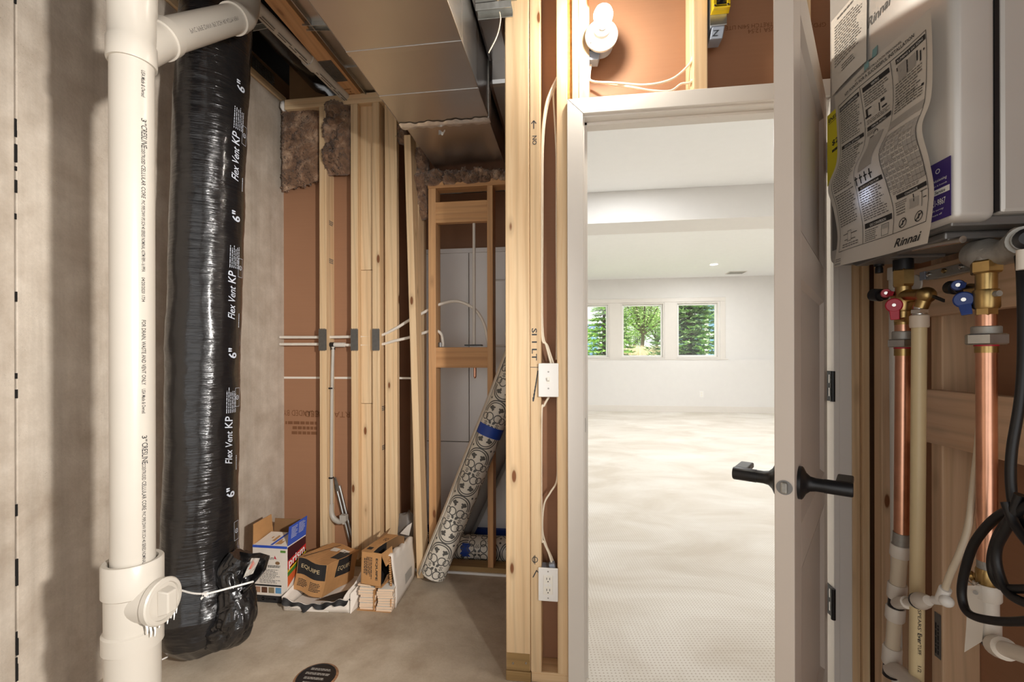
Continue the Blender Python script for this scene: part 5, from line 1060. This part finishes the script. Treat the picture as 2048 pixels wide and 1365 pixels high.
# rating label and control display, both partly behind the sheets
A, B, C_, D_ = PX(1850, 338, XH), PX(1903, 313, XH), PX(1903, 430, XH), PX(1850, 455, XH)
zt_l, zb_l, ya, yb = PX(1876, 325, XH).z, PX(1876, 441, XH).z, PX(1840, 400, XH).y, PX(1902.5, 400, XH).y
m = MB(); m.box(XH-.0012, XH-.0002, yb, ya, zb_l, zt_l); sl = m.build('purple_sticker', PURPLE, t)
fL = lambda u, v: Vector((XH-.0018, ya+(yb-ya)*u, zb_l+(zt_l-zb_l)*v))
m = MB(); rect(m, 0, .985, .43, .53, fL); text(m, '1-800-621-9867', .06, .25, .15, fL, bold=.01, width=.8); text(m, 'Commissioning', .22, .66, .07, fL, width=.68, shear=.1); ringpoly(m, .62, .84, .05, .07, fL, 0, 0, 360, 20, 1, .6); text(m, 'Registers & Extends', .3, .58, .04, fL, width=.6); text(m, 'Quick survey', .3, .16, .045, fL, width=.5); text(m, 'and more off', .3, .08, .045, fL, width=.45); m.build('white_print', PLASTIC_W, sl)
m = MB(); text(m, 'Customer Service', .04, .45, .075, lambda u, v: fL(u, v)+Vector((-.0006, 0, 0)), bold=.01, width=.82, shear=.15); m.build('dark_print', INK, sl)
p = PX(1752, 388, XH); m = MB(); m.box(XH-.003, XH-.0005, p.y-.015, p.y+.015, p.z-.011, p.z+.011); m.build('display', SCREEN, t)
m = MB(); m.box(XH-.0012, XH-.0003, YHf-.075, YHf-.022, ZHb+.035, ZHb+.16); m.build('rating_plate', HEATD, t)
# paper
def thinpaper():
    t_ = NT('thin_paper'); out = t_.t.nodes['Material Output']; tr_ = t_.n('ShaderNodeBsdfTranslucent', {0: lin((226, 218, 206))}); t_.set(lin((228, 220, 208)), .75)
    mx = t_.n('ShaderNodeMixShader', {0: .22}); t_.t.links.new(t_.b.outputs[0], mx.inputs[1]); t_.t.links.new(tr_.outputs[0], mx.inputs[2]); t_.t.links.new(mx.outputs[0], out.inputs[0]); return t_.mat
TPAP = thinpaper()
ROWS = [((1669, 193), (1861, 15), .004, .022), ((1674, 265), (1865, 110), .006, .03), ((1673, 325), (1862, 195), .012, .03), ((1656, 376), (1844, 254), .022, .022), ((1667, 420), (1858, 318), .016, .018), ((1675, 470), (1868, 378), .012, .022), ((1672, 508), (1863, 440), .01, .018), ((1667, 535), (1855, 487), .012, .014)]
RL = [(PX(*a, XH-c), PX(*b, XH-d)) for a, b, c, d in ROWS]
zs_l = [0]
for i in range(1, 8): zs_l.append(zs_l[-1]+(RL[i][0]-RL[i-1][0]).length)
zs_l = [z/zs_l[-1] for z in zs_l]
def cr(P, i, f):
    p0, p1, p2, p3 = P[max(i-1, 0)], P[i], P[i+1], P[min(i+2, len(P)-1)]
    return .5*((2*p1)+(p2-p0)*f+(2*p0-5*p1+4*p2-p3)*f*f+(3*p1-p0-3*p2+p3)*f**3)
def sheet(u, v, lift=0):
    v = min(max(v, 0), 1); i = max(k for k in range(7) if zs_l[k] <= v+1e-9); f = (v-zs_l[i])/(zs_l[i+1]-zs_l[i])
    a = cr([r[0] for r in RL], i, f); b = cr([r[1] for r in RL], i, f)
    p = a.lerp(b, u); e = 4*u*(1-u); p.x += -.006*math.sin(v*9+u*4)*e - lift
    if p.x > XH-.003-lift: p.x = XH-.003-lift
    return p
m = MB(); m.grid(lambda u, v: sheet(u, v), 30, 60); sh_ = tag(m.build('instruction_sheet', TPAP), 'curling printed installation sheet taped to the front of the grey water heater', 'paper', None)
f = lambda u, v: sheet(u, 1-v, .0012)     # v upward
def R_(u0, u1, v0, v1, nu=6, nv=3): rect(mk, u0, u1, 1-v1, 1-v0, f, 0, nu, nv)
def W_(u0, u1, v0, v1, n): words(mg, u0, u1, 1-v1, 1-v0, n, f, 0, .42, rn, .25)
def T_(s, u, v, size, w, al='c', bold=.006, shear=0, mm=None): text(mm or mk, s, u, 1-v, size, f, 0, shear, bold, width=w, align=al)
mk, mg, mw, ml = MB(), MB(), MB(), MB(); rn = random.Random(21)
text(mk, 'ATTENTION INSTALLATION PERSONNEL', .30, 1-.052, .017, f, 0, 0, .006, width=.46); text(mk, 'KEY POINTS FOR A SUCCESSFUL INSTALLATION', .16, 1-.078, .024, f, 0, 0, .012, width=.70)
def frame(u0, u1, v0, v1, w=.004):
    R_(u0, u1, v0, v0+w*.6, 12, 1); R_(u0, u1, v1-w*.6, v1, 12, 1); R_(u0, u0+w, v0, v1, 1, 30); R_(u1-w, u1, v0, v1, 1, 30)
frame(.05, .96, .095, .925); R_(.345, .349, .095, .925, 1, 30); R_(.645, .649, .095, .925, 1, 30)
for s, u0, u1, v in (('UNPACKING CONSIDERATIONS', .07, .33, .115), ('DIGITAL SETTINGS', .07, .33, .325), ('VENTING', .37, .63, .115), ('TYPICAL INSTALL', .37, .63, .315), ('RECIRCULATION PUMP', .37, .63, .635), ('GAS CONVERSION', .37, .63, .835), ('PLUMBING & GAS SIZING', .69, .95, .108), ('CONDENSATE', .69, .95, .765)):
    R_(u0, u1, v, v+.022); text(mw, s, (u0+u1)/2, 1-v-.019, .016, lambda u, v_: sheet(u, 1-v_, .002), 0, 0, 0, width=min(u1-u0-.03, .011*len(s)), align='c')
W_(.07, .32, .145, .315, 14); W_(.07, .32, .355, .60, 18); W_(.07, .32, .61, .80, 14); W_(.37, .62, .145, .215, 6); W_(.37, .62, .28, .305, 3); W_(.37, .48, .345, .37, 3)
W_(.37, .62, .665, .83, 13); W_(.37, .5, .865, .92, 6); W_(.67, .94, .215, .36, 11); W_(.67, .94, .745, .76, 2); W_(.67, .77, .80, .86, 6); W_(.1, .3, .89, .915, 2); W_(.02, .1, .955, .975, 2)
text(mk, 'Bluetooth', .22, 1-.385, .02, f, 0, .1, .01, width=.1)
# little drawings
R_(.37, .39, .225, .265); R_(.38, .43, .225, .23); R_(.36, .42, .26, .268); R_(.5, .51, .235, .275); R_(.52, .56, .225, .24); R_(.53, .58, .262, .27)
rect(ml, .40, .56, 1-.56, 1-.385, f, 0, 6, 10); R_(.405, .45, .38, .388); ringpoly(mk, .47, 1-.375, .02, .026, f, 0, 0, 180, 12, 1, .8)
for k in range(4): R_(.36+.055*k, .372+.055*k, .575, .625); R_(.35+.055*k, .39+.055*k, .585+.004*k, .592+.004*k)
rect(ml, .7, .78, 1-.21, 1-.14, f, 0, 4, 4); rect(ml, .79, .86, 1-.205, 1-.145, f, 0, 4, 4)
for k in range(9): u = .69+.03*k; R_(u, u+.012, .145+.012*(k % 3), .16+.014*(k % 4))
R_(.7, .93, .31, .313, 6, 1); frame(.79, .86, .30, .335, .003); R_(.69, .71, .305, .316); R_(.92, .94, .305, .316)
rect(ml, .65, .955, 1-.425, 1-.385, f, 0, 8, 2)
for i in range(9):
    for k in range(12):
        u, v = .652+.0335*i, .455+.0235*k
        if (i > 5 and k not in (2, 3, 6, 9)) or rn.random() < .25: rect(ml, u, u+.0325, 1-v-.022, 1-v, f, 0, 1, 1)
        else: words(mg, u+.003, u+.03, 1-v-.018, 1-v-.004, 2, f, 0, .5, rn)
for i in range(10): R_(.651+.0335*i, .6525+.0335*i, .455, .737, 1, 10)
for k in range(13): R_(.652, .953, .455+.0235*k, .456+.0235*k, 8, 1)
rect(ml, .79, .87, 1-.85, 1-.815, f, 0, 3, 2); R_(.825, .833, .795, .83); R_(.89, .95, .80, .803); R_(.9, .904, .80, .86); R_(.91, .94, .83, .833)
for u in (.735, .885): ringpoly(mk, u, 1-.892, .03, .036, f, 0, 0, 360, 24, 1, .55); poly(mk, [(u-.026, 1-.902), (u-.02, 1-.905), (u+.026, 1-.882), (u+.02, 1-.879)], f); R_(u-.006, u+.006, .882, .9)
frame(.16, .21, .83, .88, .003); R_(.1, .16, .84, .843); R_(.21, .28, .845, .848); R_(.12, .16, .868, .871); R_(.21, .26, .872, .875); frame(.53, .6, .865, .915, .003); rect(ml, .54, .59, 1-.885, 1-.87, f)
T_('Rinnai', .685, .975, .042, .25, 'l', .014, .2); rect(ml, .02, .1, 1-.992, 1-.978, f)
mk.build('black_print', INK, sh_); mg.build('small_print', INKG, sh_, kind='stuff'); mw.build('white_print', PLASTIC_W, sh_); ml.build('grey_print', INKL, sh_)
m = MB(); m.grid(lambda u, v: sheet(.425+.05*u, 0, .002)+Vector((0, 0, -.012+.05*v)) if v < .5 else Vector((XH-.004*(1-v)-.0008, sheet(.425+.05*u, 0).y, sheet(.45, 0).z-.012+.05*v)), 3, 6); tp = tag(m.build('tape_strip', TEALT), 'pale blue tape strip holding the curling printed sheet', 'tape')
# upper sheet and yellow tag
X2 = XH-.004; qa = [PX(1662, 44, X2), PX(1734, -40, X2), PX(1733, 122, X2), PX(1664, 193, X2)]
f2 = lambda u, v, l=0: qa[0].lerp(qa[1], u).lerp(qa[3].lerp(qa[2], u), 1-v)+Vector((-l-.004*math.sin(u*3)*(1-v), 0, 0))
m = MB(); m.grid(lambda u, v: f2(u, v), 8, 8); s2 = tag(m.build('notice_sheet', PAPER), 'plain letter sheet taped high on the grey water heater beside the printed logo', 'paper')
m = MB(); words(m, .12, .9, .3, .86, 15, lambda u, v: f2(u, v, .001), 0, .35, rn, .3); words(m, .35, .75, .16, .26, 3, lambda u, v: f2(u, v, .001), 0, .4, rn); words(m, .2, .8, .9, .95, 1, lambda u, v: f2(u, v, .001), 0, .5, rn); m.build('small_print', INKG, s2, kind='stuff')
X3 = XH-.0025; y0, y1 = PX(1655, 300, X3).y, PX(1690, 300, X3).y; z1_, z0_ = PX(1657, 231, X3).z, PX(1657, 372, X3).z
m = MB(); m.box(X3-.0006, X3+.0006, y1, y0, z0_, z1_); yl = tag(m.build('energy_tag', YLAB), 'yellow energy label hanging behind the curling printed sheet', 'label')
f3 = lambda u, v: Vector((X3-.0012, y0+(y1-y0)*u, z0_+(z1_-z0_)*v)); m = MB(); text(m, 'ENERGY', .1, .88, .075, f3, bold=.02, width=2.2*.38); text(m, '$2', .3, .52, .1, f3, bold=.02, width=.36); rect(m, .1, .9, .855, .862, f3); words(m, .3, .8, .4, .46, 1, f3, 0, .6); m.build('black_print', INK, yl)
# ------------------------------------------------------------------ hot and cold lines under the heater
XP = .82
def line_parts(t, C0, sc, prof, mats):   # prof: (y0, y1, half width px, material, name, kind)
    for ya_, yb_, hw, mt, nm, kd in prof:
        za, zb = C0(ya_), C0(yb_); m = MB()
        if kd == 'hex': m.hexnut(zb, za, hw*sc, 0)
        elif kd == 'rib': L = (za-zb).length; m.lathe(zb, za-zb, [(0, hw*sc*.92), (L*.1, hw*sc), (L*.9, hw*sc), (L, hw*sc*.92)], 28)
        else: m.cyl(zb, za, hw*sc, 24)
        m.build(nm, mt, t)
hc = lambda y: PX(1806.5-max(0, y-640)*.006-max(0, y-1060)*.075, y, XP); SH = 1.287e-3
HA = Vector((-.75, -.66, 0))    # toward the camera
t = thing('hot_water_pipe', 'copper hot water pipe with red handled brass valve below the heater', 'pipe', tuple(hc(1300)))
line_parts(t, hc, SH, [(515, 541, 16, BLK, 'collar', ''), (538, 574, 17.5, BRASS, 'union_nut', 'hex'), (572, 600, 12.5, BRASS, 'valve_neck', ''), (596, 624, 17, BRASS, 'valve_body', 'rib'), (622, 650, 14, BRASS, 'valve_outlet', ''), (636, 645, 16, BRASS, 'hex_collar', 'hex'), (646, 668, 13.5, COPPER, 'copper_sleeve', ''), (663, 682, 17.5, CAST, 'union_ring', 'rib'), (679, 695, 26, GALV, 'union_hex', 'hex'), (694, 698, 14.5, RED, 'gasket_and_gap', ''), (697, 712, 14, BRASS, 'brass_sleeve', ''), (710, 1072, 12.4, COPPER, 'copper_pipe', ''),
    (1066, 1092, 13.5, CAST, 'adaptor', ''), (1090, 1114, 16.5, PEX, 'crimp_ring', 'rib'), (1112, 1172, 12.5, PEXR, 'tube', ''), (1168, 1197, 16, PEX, 'crimp_ring', 'rib'), (1194, 1222, 13, BLK, 'tee', ''), (1214, 1240, 16, PEX, 'crimp_ring', 'rib'), (1236, 1300, 12, PEXR, 'tube', ''), (1294, 1328, 16, PEX, 'crimp_ring', 'rib'), (1322, 1352, 13, BLK, 'elbow', '')], None)
a = PX(1744, 590, XP-.01); b = PX(1790, 592, XP); m = MB(); m.lathe(a, b-a, [(0, .013), (.004, .0165), (.03, .0165), (.031, .012), (.045, .012)], 22); m.build('drain_cap', BLK, t)
m = MB(); m.cyl(b, hc(592), .012, 18); a2 = PX(1852, 591, XP); m.cyl(hc(592), a2, .0155, 20); m.ball(a2, .0195, 0, 18, 12); e2 = PX(1841, 616, XP-.006); m.cyl(a2, e2, .0145, 20); m.build('relief_valve', BRASS, t)
m = MB(); m.obox(PX(1864, 596, XP), PX(1886, 605, XP)-PX(1864, 596, XP), (0, 0, .007), (.004, 0, 0)); m.build('test_lever', BLK, t)
def handle(t, px, py, px2, py2, mt, r, XX):
    p = PX(px, py, XX); d = PX(px2, py2, XX)-p; ax = (CP-p); ax.z = 0; ax.normalize(); s_ = ax.cross(d.normalized()).normalized()
    m = MB(); m.lathe(p-ax*.006, ax, [(0, r), (.008, r), (.011, r*.86)], 22); L = d.length
    m.slab([p-ax*.006+s_*r*.62, p-ax*.006-s_*r*.62, p-ax*.006+d-s_*r*.5, p-ax*.006+d+s_*r*.5], ax*.009); h = m.build('handle', mt, t, .0015)
    m = MB(); m.lathe(p+ax*.005, ax, [(0, .0045), (.002, .004)], 10); m.build('screw', CHROME, h)
    m = MB(); m.cyl(p-ax*.006, p-ax*.03, .006, 10); m.build('stem', BRASS, h)
handle(t, 1788, 611, 1790, 640, RED, .0175, XP-.028); handle(t, 1772, 587, 1787, 588, RED, .0115, XP-.018)
# elbow and tube off the foot, sampling tee in front of the cream pipe
m = MB(); m.tube([PX(1783, 1340, XP), PX(1800, 1346, XP-.01), PX(1822, 1366, XP-.02), PX(1850, 1395, XP-.03)], .0185, 16); m.build('elbow_boot', PEX, t)
A_ = hc(1207); B_ = PX(1842, 1204, XP-.035); m = MB(); m.cyl(A_, PX(1815, 1206, XP-.02), .0145, 16); m.cyl(PX(1812, 1206, XP-.02), B_, .009, 14); m.build('side_tube', PEX, t)
m = MB(); m.lathe(PX(1836, 1203, XP-.033), PX(1880, 1201, XP-.05)-PX(1836, 1203, XP-.033), [(0, .0165), (.012, .0185), (.03, .016), (.05, .0105)], 20); m.build('side_fitting', PEX, t)
m = MB(); m.lathe(PX(1836, 1203, XP-.033), PX(1880, 1201, XP-.05)-PX(1836, 1203, XP-.033), [(-.003, .0175), (.004, .0178)], 20); m.build('clamp', BLK, t)
c = PX(1882, 1200, XP-.05); d_ = PX(1891, 1178, XP-.05); m = MB(); m.cyl(c, d_, .0105, 14); m.cyl(PX(1868, 1201, XP-.05), PX(1895, 1204, XP-.052), .0085, 14); m.ball(PX(1893, 1203, XP-.053), .0125, 0, 14, 10); m.build('wye', PLASTIC_W, t)
m = MB(); m.tube([PX(1890, 1180, XP-.05), PX(1900, 1150, XP-.05), PX(1920, 1105, XP-.04), PX(1937, 1050, XP-.02), PX(1947, 970, XP), PX(1956, 890, XP+.02), PX(1960, 830, XP+.03), PX(1962, 770, XP+.04)], .0062, 10)
tag(m.build('drain_tube', PEXR), 'milky plastic tube curving from the white wye fitting up behind the second copper pipe', 'tube')
# cold side
cc = lambda y: PX(1972.5+max(0, y-720)*.004, y, XP); SC = 1.027e-3
t = thing('cold_water_pipe', 'copper cold water pipe with blue handled brass valve below the heater', 'pipe', tuple(cc(1300)))
line_parts(t, cc, SC, [(500, 527, 17, CAST, 'collar', ''), (522, 548, 24, BRASS, 'union_nut', 'hex'), (546, 584, 16, BRASS, 'valve_neck', ''), (580, 618, 20, BRASS, 'valve_body', 'rib'), (614, 632, 17, BRASS, 'valve_outlet', 'hex'), (630, 654, 15.5, COPPER, 'copper_sleeve', ''), (653, 670, 22, CAST, 'union_ring', 'rib'), (668, 690, 32, GALV, 'union_hex', 'hex'), (689, 693, 18, RED, 'gasket_and_gap', ''), (692, 706, 17, BRASS, 'brass_sleeve', ''), (704, 1122, 15.4, COPPER, 'copper_pipe', ''),
    (1116, 1142, 15, CAST, 'adaptor', ''), (1138, 1174, 17, BRASS, 'drain_valve', 'rib'), (1168, 1200, 21, PEX, 'crimp_ring', 'rib'), (1196, 1246, 17, PEX, 'tube', ''), (1240, 1275, 20, PEX, 'crimp_ring', 'rib')], None)
m = MB(); m.tube([cc(1268), PX(1982, 1285, XP), PX(1996, 1296, XP-.006)], .016, 16); m.build('elbow', BLK, t)
m = MB(); a = PX(1992, 1293, XP-.006); b = PX(2070, 1318, XP-.06); d_ = (b-a).normalized(); m.lathe(a, d_, [(0, .019), (.01, .02), (.04, .02), (.044, .015)], 18); m.cyl(a+d_*.04, a+d_*.2, .0135, 16); m.build('outlet_tube', PEX, t)
a = PX(1898, 575, XP+.01); b = PX(1938, 578, XP); m = MB(); m.lathe(a, b-a, [(0, .011), (.004, .0145), (.024, .0145), (.025, .011), (.04, .011)], 22); m.build('drain_cap', BLK, t)
m = MB(); m.cyl(b, cc(580), .011, 16); m.build('drain_port', BRASS, t); m = MB(); m.cyl(cc(590), PX(1999, 587, XP-.0), .006, 10); m.build('stem', CAST, t)
handle(t, 1927, 600, 1934, 630, BLUE, .0165, XP-.028); handle(t, 1916, 571, 1932, 571, BLUE, .0115, XP-.016)
a = PX(1958, 1152, XP); m = MB(); m.cyl(cc(1153), PX(1944, 1153, XP-.01), .007, 12); m.cyl(PX(1940, 1153, XP-.012), PX(1948, 1153, XP-.008), .01, 12); m.build('drain_spout', BRASS, t)
m = MB(); q = PX(1944, 1164, XP-.02); m.tube([q+Vector((0, .012, .02)), q+Vector((-.004, .006, .0)), q+Vector((0, -.006, -.004)), q+Vector((0, -.014, .006))], .0018, 6); m.build('tag_wire', CHROME, t)
# paper tag on the cold valve
qt = [PX(1929, 1172, XP-.03), PX(1962, 1172, XP-.02), PX(1967, 1284, XP-.02), PX(1931, 1306, XP-.03)]
m = MB(); m.grid(lambda u, v: qt[0].lerp(qt[1], u).lerp(qt[3].lerp(qt[2], u), v)+Vector((.003*math.sin(v*4), 0, 0)), 6, 8); tg = tag(m.build('paper_tag', PAPER), 'white paper tag hanging from the lower brass drain valve', 'tag')
m = MB(); p = PX(1951, 1186, XP-.027); m.lathe(p, (-.75, -.66, 0), [(0, .004), (.0008, .004)], 12); m.build('eyelet', INKL, tg)
# cream discharge pipe and the white pipe behind it
cp = lambda y: PX(1839.5-abs(y-800)*.006-max(0, y-1000)*.008, y, XP-.006)
t = thing('discharge_pipe', 'cream plastic discharge pipe dropping between the two copper pipes', 'pipe', tuple(cp(1365)))
m = MB(); m.cyl(cp(1420), cp(640), .0145, 24); m.build('pipe', plain('cream_cpvc', (222, 202, 158), .35, var=.03), t)
m = MB(); m.lathe(cp(656), cp(630)-cp(656), [(0, .0175), (.004, .0185), (.028, .0185), (.03, .016)], 24); m.build('socket', plain('pale_cpvc', (226, 210, 190), .4, var=.02), t)
m = MB(); m.cyl(cp(630), cp(622), .015, 18); m.hexnut(cp(628), cp(619), .0175); m.cyl(cp(621), cp(612), .012, 18); m.build('adaptor', CHROME, t)
c0 = cp(1200)
def cwrap(u, v): a = math.atan2(-.66, -.75)+.35+v/.0145; return Vector((cp(1300).x+math.cos(a)*.0149, cp(1300).y+math.sin(a)*.0149, u))
m = MB(); zf = lambda y: PX(1836, y, XP-.006).z
text(m, "SPEARS'", 0, 0, .009, lambda u, v: cwrap(zf(1216)-u, v), width=zf(1216)-zf(1258)); text(m, 'Ever', 0, 0, .011, lambda u, v: cwrap(zf(1262)-u, v), bold=.02, shear=.2, width=zf(1262)-zf(1284)); text(m, 'TUFF', 0, 0, .009, lambda u, v: cwrap(zf(1285)-u, v), width=zf(1285)-zf(1305)); text(m, '1/2', 0, 0, .009, lambda u, v: cwrap(zf(1328)-u, v), width=zf(1328)-zf(1340)); text(m, 'MADE IN U.S.A', 0, 0, .007, lambda u, v: cwrap(zf(655)-u, v), width=zf(655)-zf(694)); m.build('lettering', INK, t)
wp = lambda y: PX(1788+max(0, y-900)*.012, y, .93); m = MB(); m.cyl(wp(1420), wp(545), .0125, 20)
t = tag(m.build('vent_pipe', PVCD), 'thin white plastic pipe standing just behind the hot copper pipe', 'pipe'); m = MB(); m.cyl(wp(560), wp(536), .0155, 20); m.build('coupling', PVCD, t)
# black cord hanging in loops
def cord(nm, lb, pts, r=.0075):
    m = MB(); m.tube([PX(a, b, c) for a, b, c in pts], r, 12, n=10); return tag(m.build(nm, CORD), lb, 'cord', None)
cd1 = cord('power_cord', 'black power cord dropping from the heater and coiling in loops before the cold pipe', [(2038, 505, .83), (2044, 560, .80), (2046, 700, .78), (2040, 800, .77), (2024, 900, .76), (2022, 970, .755), (2034, 1030, .75), (2075, 1060, .745), (2110, 1020, .74), (2060, 1012, .74), (1998, 1032, .745), (1950, 1085, .75), (1928, 1150, .755), (1924, 1195, .755), (1938, 1228, .75), (1985, 1242, .745), (2050, 1243, .74), (2120, 1230, .73)])
m = MB()
for pts in ([(2075, 1000, .735), (2030, 1030, .738), (1998, 1070, .742), (1984, 1120, .745), (1990, 1158, .742), (2012, 1177, .738), (2070, 1178, .73)], [(2040, 990, .735), (2016, 1050, .732), (1994, 1095, .735), (1996, 1140, .735), (2020, 1190, .73), (2075, 1215, .72)], [(2012, 1005, .73), (2030, 1050, .73), (2060, 1090, .722)]): m.tube([PX(*q) for q in pts], .0075, 12, n=10)
m.build('cord_loop', CORD, cd1)
m = MB(); a = PX(2046, 470, .80); m.cyl(PX(2046, 500, .80), PX(2046, 540, .80), .009, 12); m.build('cord_tag', PAPER, cd1)
# print made of many small strokes stays one part
for o in list(bpy.data.objects):
    if o.type == 'MESH' and o.parent is not None and o.name.split('.')[0] in ('lettering', 'grey_print', 'black_print', 'white_print', 'dark_print', 'print', 'small_print', 'slot', 'printed_pattern', 'printed_stamp', 'marker_writing', 'grade_stamp', 'raised_text', 'label_print', 'torn_patch', 'needles', 'foliage', 'red_print', 'torn_edge', 'black_panel'):
        o['kind'] = 'stuff'
